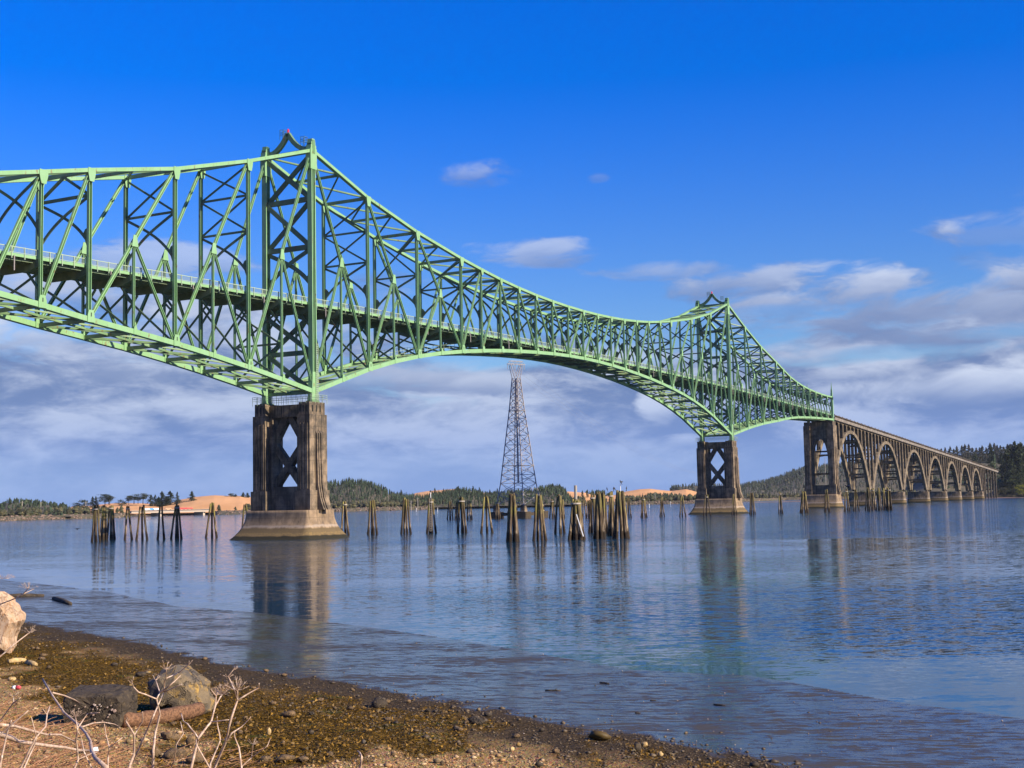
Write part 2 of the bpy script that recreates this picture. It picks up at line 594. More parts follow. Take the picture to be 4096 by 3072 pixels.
def mat_water():
    m, t, b = pm('bay_water', (0.007, 0.022, 0.028), 0.06, 0, 0.5)
    b.inputs['IOR'].default_value = 1.33
    p = pos(t)
    S = sepz(t, p)
    r = t.m('ADD', t.m('MULTIPLY', S[0], LAT[0]), t.m('MULTIPLY', S[1], LAT[1]))
    f = t.m('ADD', t.m('MULTIPLY', S[0], math.cos(YAW)), t.m('MULTIPLY', S[1], math.sin(YAW)))
    r = t.m('SUBTRACT', r, CX * LAT[0] + CY * LAT[1])
    f = t.m('SUBTRACT', f, CX * math.cos(YAW) + CY * math.sin(YAW))
    v = t.xyz(r, f, 0.0)
    # wind patches: calm slicks and ruffled lanes
    pv = t.scale(v, (0.006, 0.022, 1))
    patch = t.noise(pv, 1.0, 4, 0.55, 0.6)
    ruff = t.ss(patch, 0.40, 0.60, 0.25, 1.0)
    jit = t.m('MULTIPLY', t.m('SUBTRACT', patch, 0.5), 120.0)
    ff = t.m('ADD', f, jit)
    right = t.ss(t.m('ADD', r, t.m('MULTIPLY', jit, .3)), -35.0, 20.0)
    farr = t.m('MULTIPLY', t.ss(ff, 165.0, 230.0), t.lin(right, 0, 1, .55, 1))
    lane = t.m('MULTIPLY', t.m('MULTIPLY', t.ss(ff, 52.0, 68.0), t.ss(ff, 104.0, 84.0)), right)
    ruff = t.m('ADD', ruff, t.m('ADD', t.m('MULTIPLY', farr, 2.6), t.m('MULTIPLY', lane, 1.6)))
    def slope(sc_, k, det=3):
        nd = t.noise(t.scale(v, sc_), 1.0, det, 0.6, 0.0, 1)
        q = t.add('ShaderNodeVectorMath', operation='SUBTRACT')
        t.l.new(nd, q.inputs[0]); q.inputs[1].default_value = (.5, .5, .5)
        # channel x tilts across the view, channel y along it
        sp = t.add('ShaderNodeSeparateXYZ'); t.l.new(q.outputs[0], sp.inputs[0])
        vx = t.xyz(t.m('ADD', t.m('MULTIPLY', sp.outputs[0], .45 * k * LAT[0]), t.m('MULTIPLY', sp.outputs[1], k * math.cos(YAW))),
                   t.m('ADD', t.m('MULTIPLY', sp.outputs[0], .45 * k * LAT[1]), t.m('MULTIPLY', sp.outputs[1], k * math.sin(YAW))), 0.0)
        return vx
    def vadd(a_, b_):
        q = t.add('ShaderNodeVectorMath', operation='ADD'); t.l.new(a_, q.inputs[0]); t.l.new(b_, q.inputs[1]); return q.outputs[0]
    dE = t.m('SUBTRACT', f, t.m('SUBTRACT', 58.5, t.m('MULTIPLY', r, 1.38)))
    ruff = t.m('MULTIPLY', ruff, t.ss(dE, 1.0, 30.0, 0.30, 1.0))
    fine = vadd(slope((1.0, 2.4, 1), .34), slope((3.8, 7.5, 1), .22, 2))
    sc2 = t.add('ShaderNodeVectorMath', operation='SCALE'); t.l.new(fine, sc2.inputs[0]); t.l.new(ruff, sc2.inputs['Scale'])
    mid = vadd(slope((0.14, 0.45, 1), .050), slope((0.03, 0.11, 1), .020))
    geo = t.add('ShaderNodeNewGeometry')
    nn = vadd(vadd(sc2.outputs[0], mid), geo.outputs['Normal'])
    nrm_ = t.add('ShaderNodeVectorMath', operation='NORMALIZE'); t.l.new(nn, nrm_.inputs[0])
    t.l.new(nrm_.outputs[0], b.inputs['Normal'])
    sh = t.ss(patch, 0.3, 0.7)
    c = t.mix(sh, (0.010, 0.048, 0.090), (0.012, 0.040, 0.070))
    t.l.new(c, b.inputs['Base Color'])
    return m


M_water = mat_water()
_xs = np.array([-6000, 9000.]); _ys = np.array([-6000, 9000.])
o = link('water', mesh('water', [(-6000, -6000, 0), (9000, -6000, 0), (9000, 9000, 0), (-6000, 9000, 0)], [(0, 1, 2, 3)], M_water))
tag(o, kind='structure')
o = link('bay_floor', mesh('bay_floor', [(-6500, -6500, -3), (9500, -6500, -3), (9500, 9500, -3), (-6500, 9500, -3)], [(0, 1, 2, 3)], M_bar))
tag(o, kind='structure')

# ------------------------------------------------------------------ near shore ground
FH = np.array([math.cos(YAW), math.sin(YAW)])
RH = np.array([math.sin(YAW), -math.cos(YAW)])


def rf_of(P):
    d = np.array([P[0] - CX, P[1] - CY])
    return d @ RH, d @ FH


E1px = [(0, 2318), (230, 2343), (450, 2370), (700, 2425), (980, 2445), (1400, 2500), (1900, 2570), (2100, 2605), (2500, 2675), (3000, 2705), (3250, 2745), (3600, 2810), (4096, 2877)]
E2px = [(75, 2490), (300, 2530), (560, 2570), (760, 2625), (950, 2665), (1080, 2690), (1400, 2740), (1600, 2780), (1900, 2830), (2100, 2870), (2400, 2930), (2700, 2975), (3000, 3030), (3150, 3072)]
E1 = np.array([rf_of(onz(u, v, 0.0)) for u, v in E1px])
E2 = np.array([rf_of(onz(u, v, 0.30)) for u, v in E2px])
E1 = np.vstack([[(-160, 330)], [(-90, 195)], E1, [(40, -10)], [(90, -110)]])
E2 = np.vstack([[(-150, 290)], [(-60, 135)], E2, [(30, -12)], [(70, -100)]])


def shore(r, f):
    d1 = (np.interp(r, E1[:, 0], E1[:, 1]) - f) * 0.62       # >0 landward of the water's edge
    d2 = (np.interp(r, E2[:, 0], E2[:, 1]) - f) * 0.62
    return d1, d2


def ground_z(r, f, fine=True):
    r = np.asarray(r, float); f = np.asarray(f, float)
    d1, d2 = shore(r, f)
    t = np.clip(d1 / np.maximum(d1 - d2, 0.1), 0, 1)
    z = np.where(d1 < 0, np.maximum(d1 * 0.05, -2.2), np.where(d2 < 0, 0.006 + 0.30 * t * t, 0.306 + 0.07 * d2 - 0.0002 * np.minimum(d2, 40) ** 2))
    dist = np.hypot(r, f)
    bank = np.clip((22 - dist) / 20, 0, 1)
    z = z + np.where(d2 > 0, bank * np.maximum(4.95 - z, 0) * bank ** 0.35, 0)
    if fine:
        land = np.clip(d2 / 3, 0, 1)
        wob = (fbm(r * 0.35, f * 0.2, 4, 5) - 0.5)
        z = z + wob * (0.018 + 0.22 * land)
        z = z + (fbm(r * 1.9, f * 1.1, 4, 9) - 0.5) * (0.012 + 0.10 * land)
        z = z + (fbm(r * 7, f * 5, 3, 21) - 0.5) * (0.008 + 0.05 * land)
    return z


def weed_mask(r, f):
    d1, d2 = shore(r, f)
    n = fbm(r * 0.55, f * 0.22, 4, 33)
    n2 = fbm(r * 1.8, f * 0.7, 3, 41)
    az = r / np.maximum(f, 3)
    left = np.clip(-az * 4.2 + 0.05, 0, 1)                   # thick mats on the left, scattered clumps to the right
    band = np.exp(-((d2 - (5.0 + left * 2.0)) / (3.4 + 2.4 * left)) ** 2)
    n3 = fbm(r * 0.16, f * 0.09, 2, 55)
    q = n * 0.62 + n2 * 0.33 + band * (0.27 + 0.22 * left) + (n3 - .5) * .35
    return np.clip((q - 0.70) * 9, 0, 1) * np.clip(d2 / 1.2, 0, 1)


def world_of(r, f):
    return CX + r * RH[0] + f * FH[0], CY + r * RH[1] + f * FH[1]


def mat_ground():
    m, t, b = pm('shingle_mud_and_weed', (0.1, 0.08, 0.06), 0.8, 0, 0.5)
    p = pos(t)
    wet = t.add('ShaderNodeAttribute', attribute_name='wet').outputs['Fac']
    weed = t.add('ShaderNodeAttribute', attribute_name='weed').outputs['Fac']
    flat = t.add('ShaderNodeAttribute', attribute_name='flat').outputs['Fac']
    S = sepz(t, p)
    r = t.m('ADD', t.m('MULTIPLY', S[0], LAT[0]), t.m('MULTIPLY', S[1], LAT[1]))
    f = t.m('ADD', t.m('MULTIPLY', S[0], math.cos(YAW)), t.m('MULTIPLY', S[1], math.sin(YAW)))
    v = t.xyz(r, f, 0.0)
    g1 = t.noise(p, 9.0, 6, 0.7)
    vor = t.add('ShaderNodeTexVoronoi')
    vor.inputs['Scale'].default_value = 22.0
    t.l.new(p, vor.inputs['Vector'])
    dry = t.mix(t.ss(g1, 0.35, 0.65), (0.19, 0.11, 0.042), (0.40, 0.25, 0.105))
    dry = t.mix(0.5, dry, vor.outputs['Color'], 'SOFT_LIGHT')
    wetc = t.mix(t.ss(g1, 0.4, 0.62), (0.025, 0.018, 0.009), (0.095, 0.062, 0.028))
    c = t.mix(wet, dry, wetc)
    w1 = t.noise(p, 14.0, 5, 0.7)
    wc = t.mix(t.ss(w1, 0.45, 0.64), (0.020, 0.012, 0.002), (0.23, 0.125, 0.010))
    wc = t.mix(t.ss(t.noise(p, 0.9, 3), .58, .7, 0, .5), wc, (0.05, 0.07, 0.01))
    c = t.mix(weed, c, wc)
    # tidal flat: film of water over dark mud with raised streaks
    s1 = t.noise(t.scale(v, (1.0, 2.6, 1)), 1.0, 8, 0.78)
    s2 = t.noise(t.scale(v, (0.10, 0.26, 1)), 1.0, 3, 0.6)
    streak = t.ss(t.m('ADD', s1, t.m('MULTIPLY', s2, 0.40)), 0.67, 0.79)
    mud = t.mix(streak, (0.024, 0.027, 0.028), (0.050, 0.042, 0.030))
    c = t.mix(flat, c, mud)
    t.l.new(c, b.inputs['Base Color'])
    film = t.lin(streak, 0, 1, 0.04, 0.75)
    rgh = t.m('ADD', t.m('MULTIPLY', flat, film), t.m('MULTIPLY', t.m('SUBTRACT', 1.0, flat), t.lin(wet, 0, 1, 0.9, 0.75)))
    t.l.new(rgh, b.inputs['Roughness'])
    t.l.new(t.m('MULTIPLY', t.lin(flat, 0, 1, 0.08, 0.62), t.lin(streak, 0, 1, 1.0, 0.5)), b.inputs['Specular IOR Level'])
    hh = t.m('ADD', t.m('MULTIPLY', t.m('SUBTRACT', 1.0, flat), t.m('ADD', t.m('MULTIPLY', vor.outputs['Distance'], -0.6), t.m('MULTIPLY', g1, 0.8))),
             t.m('MULTIPLY', flat, t.m('ADD', t.m('MULTIPLY', s1, 0.12), t.m('MULTIPLY', t.noise(t.scale(v, (5, 8, 1)), 1.0, 3, 0.6), 0.06))))
    # tilt of the wet film's ripples, independent of the bump filter
    nc = t.noise(t.scale(v, (1.7, 5.0, 1)), 1.0, 4, 0.65, 0.0, 1)
    q = t.add('ShaderNodeVectorMath', operation='SUBTRACT'); t.l.new(nc, q.inputs[0]); q.inputs[1].default_value = (.5, .5, .5)
    sp = t.add('ShaderNodeSeparateXYZ'); t.l.new(q.outputs[0], sp.inputs[0])
    ky_ = t.m('MULTIPLY', flat, .20)
    a1 = t.m('MULTIPLY', sp.outputs[1], ky_); a0_ = t.m('MULTIPLY', sp.outputs[0], t.m('MULTIPLY', ky_, .4))
    off = t.xyz(t.m('ADD', t.m('MULTIPLY', a0_, LAT[0]), t.m('MULTIPLY', a1, math.cos(YAW))), t.m('ADD', t.m('MULTIPLY', a0_, LAT[1]), t.m('MULTIPLY', a1, math.sin(YAW))), 0.0)
    bp = t.add('ShaderNodeBump'); bp.inputs['Strength'].default_value = 1.0; bp.inputs['Distance'].default_value = 0.055
    t.l.new(hh, bp.inputs['Height'])
    ad = t.add('ShaderNodeVectorMath', operation='ADD'); t.l.new(bp.outputs[0], ad.inputs[0]); t.l.new(off, ad.inputs[1])
    nz = t.add('ShaderNodeVectorMath', operation='NORMALIZE'); t.l.new(ad.outputs[0], nz.inputs[0])
    t.l.new(nz.outputs[0], b.inputs['Normal'])
    return m


M_ground = mat_ground()


def build_ground():
    az = np.concatenate([np.linspace(-178, -70, 22), np.linspace(-66, -30, 19), np.linspace(-28, 28, 420), np.linspace(30, 66, 19), np.linspace(70, 178, 22)])
    az = np.radians(az)
    rad = np.concatenate([np.geomspace(1.0, 17, 26), np.geomspace(17.5, 160, 430), np.geomspace(170, 420, 12)])
    A, R_ = np.meshgrid(az, rad)
    r = R_ * np.sin(A); f = R_ * np.cos(A)
    z = ground_z(r, f)
    X, Y = world_of(r, f)
    V = np.stack([X, Y, z], -1).reshape(-1, 3)
    n, mm = A.shape
    i = np.arange(n - 1)[:, None] * mm + np.arange(mm - 1)[None, :]
    F = np.stack([i, i + 1, i + mm + 1, i + mm], -1).reshape(-1, 4)
    me = mesh_np('shore_ground', V, F, M_ground, True)
    d1, d2 = shore(r, f)
    wet = 1 - np.clip((d2 - 2.6 + (fbm(r * .8, f * .4, 3, 3) - .5) * 3.5) / 3.0, 0, 1)
    flat = 1 - np.clip((d2 + (fbm(r * 1.5, f * 0.8, 4, 14) - .5) * 2.2 + .35) / 0.5, 0, 1)
    wd = weed_mask(r, f)
    for nm, arr in (('wet', wet), ('weed', wd), ('flat', flat)):
        at_ = me.attributes.new(nm, 'FLOAT', 'POINT')
        at_.data.foreach_set('value', arr.ravel().astype(np.float32))
    tag(link('ground', me), kind='structure')


build_ground()


def _march(u, v):
    d = AF[None, :] + ((u - 2048) / FPX)[:, None] * AR[None, :] - ((v - 1536) / FPX)[:, None] * AU[None, :]
    dr = d[:, 0] * RH[0] + d[:, 1] * RH[1]; df = d[:, 0] * FH[0] + d[:, 1] * FH[1]
    D = np.full(len(u), 260.0); done = np.zeros(len(u), bool)
    pk, pg = None, None
    for k in np.geomspace(3.0, 260, 150):
        gap = CZ + d[:, 2] * k - ground_z(dr * k, df * k, False)
        if pk is not None:
            hit = (~done) & (gap <= 0)
            tt = pg / np.maximum(pg - gap, 1e-6)
            D = np.where(hit, pk + (k - pk) * np.clip(tt, 0, 1), D)
            done |= hit
        pk, pg = k, gap
    return D


_gu = np.arange(-700, 4700, 25.0); _gv = np.arange(2150, 3420, 5.0)
_GU, _GV = np.meshgrid(_gu, _gv)
_GD = 1.0 / _march(_GU.ravel(), _GV.ravel()).reshape(_GU.shape)


def ghit(u, v):
    """ground point seen in pixel (u, v)"""
    u = np.atleast_1d(np.asarray(u, float)); v = np.atleast_1d(np.asarray(v, float))
    x = np.clip((u - _gu[0]) / 25.0, 0, len(_gu) - 1.001); y = np.clip((v - _gv[0]) / 5.0, 0, len(_gv) - 1.001)
    i = x.astype(int); j = y.astype(int); fx = x - i; fy = y - j
    D = 1.0 / ((_GD[j, i] * (1 - fx) + _GD[j, i + 1] * fx) * (1 - fy) + (_GD[j + 1, i] * (1 - fx) + _GD[j + 1, i + 1] * fx) * fy)
    d = AF[None, :] + ((u - 2048) / FPX)[:, None] * AR[None, :] - ((v - 1536) / FPX)[:, None] * AU[None, :]
    dr = d[:, 0] * RH[0] + d[:, 1] * RH[1]; df = d[:, 0] * FH[0] + d[:, 1] * FH[1]
    return dr * D, df * D, D


def gpt(u, v):
    r, f, D = ghit(u, v)
    X, Y = world_of(r, f)
    return np.array([X[0], Y[0], float(ground_z(r, f)[0])]), D[0]

# ------------------------------------------------------------------ steel truss bridge
P = 9.296
W = 10.835
ZU = {-15: 48.8, -14: 48.75, -13: 48.93, -12: 49.3, -11: 49.8, -10: 50.55, -9: 51.65, -8: 53.1, -7: 55.3, -6: 57.55, -4: 61.74, -2: 67.16, 0: 73.35, 2: 67.77, 4: 63.89, 6: 61.04, 7: 59.86,
      8: 58.8, 9: 58.0, 10: 57.4, 11: 57.0, 12: 56.75, 13: 56.67}
ZL = {-15: 38.8, -14: 38.7, -13: 38.5, -12: 38.29, -11: 38.02, -10: 37.69, -9: 37.27, -8: 36.6, -7: 35.72, -6: 34.65, -5: 33.75, -4: 32.8, -3: 31.65, -2: 30.36, -1: 28.88, 0: 27.31, 1: 30.19,
      2: 32.99, 3: 35.3, 4: 37.15, 5: 38.66, 6: 39.86, 7: 40.86, 8: 41.72, 9: 42.40, 10: 42.98, 11: 43.41, 12: 43.7, 13: 43.8}


def ky(i): return i if i <= 13 else 26 - i


def zu(i):
    k = ky(i)
    if k in ZU: return ZU[k]
    return (ZU[k - 1] + ZU[k + 1]) / 2


def zl(i): return ZL[ky(i)]


def zdeck(x):      # underside of the deck edge
    d = abs(x - 13 * P)
    return float(np.interp(d, [0, 50, 100, 140, 180, 220, 261, 300], [44.95, 44.8, 44.3, 43.6, 42.75, 41.8, 40.9, 39.5]))


VN = [-11, -10, -9, -8, -7, -6, -4, -2, 0, 2, 4] + list(range(6, 21)) + [22, 24, 26, 28, 30] + list(range(32, 42))
I0, I1 = -11, 41
bridge = empty('truss_bridge', (0, 0, 27.3))
tag(bridge, 'long pale green steel cantilever truss bridge crossing the bay on concrete piers', 'bridge')
bridge.location = (0, 0, 0)


def U(i, y=0.0): return np.array([i * P, y, zu(i)])
def L(i, y=0.0): return np.array([i * P, y, zl(i)])


def part(name, mb, mat=None, parent=bridge, kind=None, label=None):
    o = mb.build(name, mat or M_green, parent)
    if kind: o['kind'] = kind
    if label: o['label'] = label
    return o


def gusset_top(mb, i, y, wide, dep):
    x, z = i * P, zu(i)
    for s in (-1,):
        yy = y + s * 0.46
        mb.extrude([(x - wide / 2, z + .27), (x + wide / 2, z + .27), (x + wide / 2, z - .5), (x + wide * .28, z - dep), (x - wide * .30, z - dep), (x - wide / 2, z - .5)], 1, yy - .04, yy + .04)


def gusset_bot(mb, i, y, wide, dep):
    x, z = i * P, zl(i)
    for s in (-1,):
        yy = y + s * 0.50
        mb.extrude([(x - wide / 2, z - .42), (x + wide / 2, z - .42), (x + wide / 2, z + .6), (x + wide * .30, z + dep), (x - wide * .34, z + dep), (x - wide / 2, z + .6)], 1, yy - .04, yy + .04)


def split(i):      # tower nodes are stronger
    return i in (0, 26)


def zmid(i, j):    # middle of a long diagonal U_i -> L_j
    return (zu(i) + zl(j)) / 2


for y in (0.0, W):
    # chords
    for a, b in zip(VN[:-1], VN[1:]):
        pa, pb = U(a, y), U(b, y)
        part('top_chord', MB().bar(pa, pb, .80, .60))
    for i in range(I0, I1):
        part('bottom_chord', MB().bar(L(i, y), L(i + 1, y), .86, .82))
    # posts
    for i in VN:
        if split(i):
            mb = MB()
            x = i * P
            mb.box(x - .62, x - .40, y - .52, y + .52, 31.0, 74.6)
            mb.box(x + .40, x + .62, y - .52, y + .52, 31.0, 74.6)
            mb.box(x - .398, x + .398, y + .1, y + .36, 31.0, 74.2)
            for q in (-.02,):
                mb.box(x + q - .04, x + q + .04, y - .48, y + .098, 31.0, 74.2)
            # flared foot down to the bearing
            mb.hexa([(x - .95, y - .5, 25.6), (x + .95, y - .5, 25.6), (x + .95, y + .5, 25.6), (x - .95, y + .5, 25.6),
                     (x - .66, y - .5, 30.996), (x + .66, y - .5, 30.996), (x + .66, y + .5, 30.996), (x - .66, y + .5, 30.996)])
            part('tower_post', mb)
            mb = MB()
            # stepped finial and big top gussets
            for k, (hw, z0, z1) in enumerate(((.98, 69.6, 73.6), (.82, 73.604, 74.3), (.62, 74.304, 74.9), (.42, 74.904, 75.5))):
                mb.box(x - hw, x + hw, y - .60 + k * .03, y + .60 - k * .03, z0, z1)
            for q in (-.3, -.1, .1, .3):
                mb.box(x + q - .05, x + q + .05, y - .68, y - .604, 72.6, 75.3)
            part('stepped_finial', mb)
        else:
            big = abs(ky(i)) <= 6 and ky(i) < 7 or ky(i) == -6
            w, h = (.50, .60) if ky(i) in (-6, -4, -2, 2, 4, 6) else (.42, .46)
            if ky(i) <= -8: w, h = .38, .42
            part('vertical_post', MB().hsec(L(i, y), U(i, y), w, h))
    # gusset plates
    for i in VN:
        if split(i): continue
        k = ky(i)
        wide, dep = (1.5, 1.8) if k in (-6, -4, -2, 2, 4, 6) else (1.15, 1.3)
        if k == -7: wide, dep = 1.6, 1.8
        mb = MB(); gusset_top(mb, i, y, wide, dep); part('gusset_plate', mb)
        mb = MB(); gusset_bot(mb, i, y, wide * .92, dep * .8); g = part('gusset_plate', mb)
        if y == 0.0 and k <= 6:
            mb = MB().box(i * P - .09, i * P + .09, -.556, -.545, zl(i) + .45, zl(i) + 1.05)
            o = mb.build('hand_hole_shade', M_hole, g)  # black plate on a solid gusset, paints the dark inside of a hole

    # long diagonals with their half-panel hangers
    def baltimore(i, j):
        s = 1 if j > i else -1
        m = i + s
        a, b = U(i, y), L(j, y)
        c = (a + b) / 2
        part('diagonal_brace', MB().hsec(a, b, .40, .50))
        part('sub_diagonal', MB().hsec(c, L(i, y), .38, .44) if not split(i) else MB().hsec(c, L(i, y) + (0, 0, .6), .38, .44))
        part('sub_post', MB().hsec(L(m, y), c, .36, .36))
        mb = MB()
        for q in (-.30,):
            mb.extrude([(c[0] - .70, c[2] - .95), (c[0] + .70, c[2] - .95), (c[0] + .34, c[2] + .9), (c[0] - .34, c[2] + .9)], 1, y + q - .035, y + q + .035)
        part('gusset_plate', mb)
        mb = MB()
        mb.extrude([(m * P - .35, zl(m) - .42), (m * P + .35, zl(m) - .42), (m * P + .35, zl(m) + .5), (m * P + .18, zl(m) + 1.0), (m * P - .18, zl(m) + 1.0), (m * P - .35, zl(m) + .5)], 1, y - .5, y - .44)
        part('gusset_plate', mb)

    for i, j in ((0, 2), (2, 4), (4, 6), (0, -2), (-2, -4), (-4, -6), (26, 24), (24, 22), (22, 20), (26, 28), (28, 30), (30, 32)):
        baltimore(i, j)
    singles = [(7, 6), (8, 7), (8, 9), (9, 10), (10, 11), (11, 12), (12, 13), (13, 12), (13, 14), (14, 13), (15, 14), (16, 15), (17, 16), (18, 17), (18, 19), (19, 20)]
    singles += [(-6, -7), (-7, -8), (-8, -9), (-9, -10), (-10, -11)] + [(k, k + 1) for k in range(32, 41)]
    for i, j in singles:
        w, h = (.36, .38) if 6 <= i <= 20 else (.34, .36)
        if i in (-6, -7, -8): w, h = .42, .46
        part('diagonal_brace', MB().hsec(U(i, y), L(j, y), w, h))

# transverse bracing
for i in VN + [m for m in range(I0, I1) if m not in VN]:
    x = i * P
    top, low = zu(i), zl(i)
    zd = zdeck(x)
    tw = split(i)
    bw = .85 if tw else .34
    if i in VN:
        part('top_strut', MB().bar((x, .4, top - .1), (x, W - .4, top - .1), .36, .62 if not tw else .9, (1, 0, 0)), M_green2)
        # sway tiers above the roadway
        foot = zd + 3.6
        if top > 59.9:
            ports = 54.6
            levels = [ports]
            while levels[-1] + 6.4 < top - 3.4: levels.append(levels[-1] + (9.2 if tw else 6.4))
            if tw: levels = [54.8, 64.0]
            for zs in levels:
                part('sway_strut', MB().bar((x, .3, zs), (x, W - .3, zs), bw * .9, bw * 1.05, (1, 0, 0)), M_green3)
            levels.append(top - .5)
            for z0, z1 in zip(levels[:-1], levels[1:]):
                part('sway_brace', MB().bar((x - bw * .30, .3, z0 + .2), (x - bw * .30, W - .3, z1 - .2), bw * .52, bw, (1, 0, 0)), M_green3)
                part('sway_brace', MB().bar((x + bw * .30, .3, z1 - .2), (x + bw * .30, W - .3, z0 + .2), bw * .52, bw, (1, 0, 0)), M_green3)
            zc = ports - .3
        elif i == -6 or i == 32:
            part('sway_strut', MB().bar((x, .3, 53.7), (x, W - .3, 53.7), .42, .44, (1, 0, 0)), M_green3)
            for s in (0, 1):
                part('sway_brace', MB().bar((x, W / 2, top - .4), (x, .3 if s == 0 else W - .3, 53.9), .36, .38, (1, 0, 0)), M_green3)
            zc = 53.4
        else:
            zc = top - .6
        # curved portal arms: straight across, then bending down into the far post
        dz = zc - foot
        for s in (0, 1):
            pts = []
            for k in range(13):
                t = k / 12
                yy = .25 + (W - .5) * (1 - (1 - t) ** 1.25)
                q = (yy - .25) / (W - .5)
                zz = zc - dz * (0.70 * q + 0.30 * q ** 4)
                pts.append((x + (.11 if s else -.11), yy if s == 0 else W - yy, zz))
            mb = MB()
            for a, b in zip(pts[:-1], pts[1:]):
                mb.bar(a, b, .2, .42 if not tw else .8, (1, 0, 0))
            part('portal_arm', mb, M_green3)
        # bracket plate where the arm meets the post
        for s in (0, 1):
            y0 = .3 if s == 0 else W - .3
            sg = 1 if s == 0 else -1
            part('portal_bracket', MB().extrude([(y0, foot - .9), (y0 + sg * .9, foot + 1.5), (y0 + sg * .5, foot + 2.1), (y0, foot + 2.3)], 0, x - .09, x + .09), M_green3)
    # below the deck
    zb = zd - 2.0
    if zb - low > 1.6:
        nt = max(1, int(round((zb - low) / 8.5)))
        zs = np.linspace(low + .3, zb, nt + 1)
        bb = .85 if tw else .34
        for k in range(nt):
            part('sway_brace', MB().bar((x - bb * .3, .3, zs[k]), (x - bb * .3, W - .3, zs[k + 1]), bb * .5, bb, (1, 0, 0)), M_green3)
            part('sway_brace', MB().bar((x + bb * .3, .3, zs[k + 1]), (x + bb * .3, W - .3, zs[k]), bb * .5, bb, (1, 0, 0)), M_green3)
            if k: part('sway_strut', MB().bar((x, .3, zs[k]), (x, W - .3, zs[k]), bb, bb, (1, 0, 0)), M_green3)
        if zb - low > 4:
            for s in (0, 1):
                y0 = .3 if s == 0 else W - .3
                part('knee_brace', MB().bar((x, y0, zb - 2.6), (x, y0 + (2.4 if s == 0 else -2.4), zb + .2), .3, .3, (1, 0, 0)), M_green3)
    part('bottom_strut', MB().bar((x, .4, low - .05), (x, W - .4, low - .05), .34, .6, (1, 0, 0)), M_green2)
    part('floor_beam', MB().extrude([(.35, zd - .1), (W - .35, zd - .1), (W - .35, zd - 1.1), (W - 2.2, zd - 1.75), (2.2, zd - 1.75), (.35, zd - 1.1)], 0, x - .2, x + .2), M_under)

# laterals, panel by panel
for i in range(I0, I1):
    a, b = i, i + 1
    for s in (0, 1):
        y0, y1 = (.3, W - .3) if s == 0 else (W - .3, .3)
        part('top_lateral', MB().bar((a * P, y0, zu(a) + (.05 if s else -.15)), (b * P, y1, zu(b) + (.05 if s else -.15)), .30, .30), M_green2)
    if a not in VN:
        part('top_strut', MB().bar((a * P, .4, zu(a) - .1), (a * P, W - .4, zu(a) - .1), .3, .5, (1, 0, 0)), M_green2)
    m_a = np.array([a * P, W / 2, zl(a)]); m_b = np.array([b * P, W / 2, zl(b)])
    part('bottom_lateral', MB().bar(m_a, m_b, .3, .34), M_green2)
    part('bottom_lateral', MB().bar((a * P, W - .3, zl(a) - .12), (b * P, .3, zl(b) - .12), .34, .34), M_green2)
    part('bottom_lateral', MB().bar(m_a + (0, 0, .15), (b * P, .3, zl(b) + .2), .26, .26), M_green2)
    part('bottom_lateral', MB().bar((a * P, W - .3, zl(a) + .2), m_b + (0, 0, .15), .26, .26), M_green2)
    # deck pieces
    x0, x1 = a * P, b * P
    z0, z1 = zdeck(x0), zdeck(x1)

    def slab(ya, yb, za, zb, g=.012):
        return MB().hexa([(x0 + g, ya, z0 + za), (x1 - g, ya, z1 + za), (x1 - g, yb, z1 + za), (x0 + g, yb, z0 + za),
                          (x0 + g, ya, z0 + zb), (x1 - g, ya, z1 + zb), (x1 - g, yb, z1 + zb), (x0 + g, yb, z0 + zb)])
    part('deck_slab', slab(.90, W - .90, 0.0, .24), M_deckc)
    for ya in (.72, W - .90):
        part('deck_edge_beam', slab(ya, ya + .178, -.16, .30), M_green)
    mb = MB()
    for k in range(7):
        yy = 1.5 + k * (W - 3.0) / 6
        q = slab(yy - .11, yy + .11, -.62, -.004)
        o_ = len(mb.V); mb.V += q.V; mb.F += [tuple(o_ + t for t in f) for f in q.F]
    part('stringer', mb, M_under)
    mb = MB()
    for k in range(5):
        xx = x0 + (k + .5) * P / 5
        zz = z0 + (z1 - z0) * (k + .5) / 5
        mb.box(xx - .06, xx + .06, 1.0, W - 1.0, zz - .30, zz - .008)
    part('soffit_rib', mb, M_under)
    if i % 2 == 0:
        part('drain_pipe', MB().tube([(x0 + P * .55, .62, z0 + .1), (x0 + P * .55, .62, z0 - 2.1)], .085, 6), M_galv)

# railing: one mesh per bay, shared
def rail_mesh(n, name):
    mb = MB()
    bay = P / 4
    for k in range(n):
        x0 = k * bay
        mb.box(x0 - .06, x0 + .06, -.07, .07, -.55, 1.22)
        mb.box(x0 + .062, x0 + bay - .062, -.04, .04, 1.08, 1.18)
        mb.box(x0 + .062, x0 + bay - .062, -.03, .03, .30, .37)
        for q in range(1, 10):
            xx = x0 + q * bay / 10
            mb.box(xx - .018, xx + .018, -.018, .018, .372, 1.078)
    return mesh(name, mb.V, mb.F, M_rail)


rm1, rm4 = rail_mesh(1, 'railing_bay'), rail_mesh(4, 'railing_run')
for i in range(I0, I1):
    sl_ = (zdeck((i + 1) * P) - zdeck(i * P)) / P
    for k in range(4):
        x = i * P + k * P / 4
        o = link('railing_panel', rm1, bridge, (x, .66, zdeck(x) + .05))
        o.rotation_euler.y = -math.atan(sl_)
    o = link('railing_panel', rm4, bridge, (i * P, W - .66, zdeck(i * P) + .05))
    o.rotation_euler.y = -math.atan(sl_)

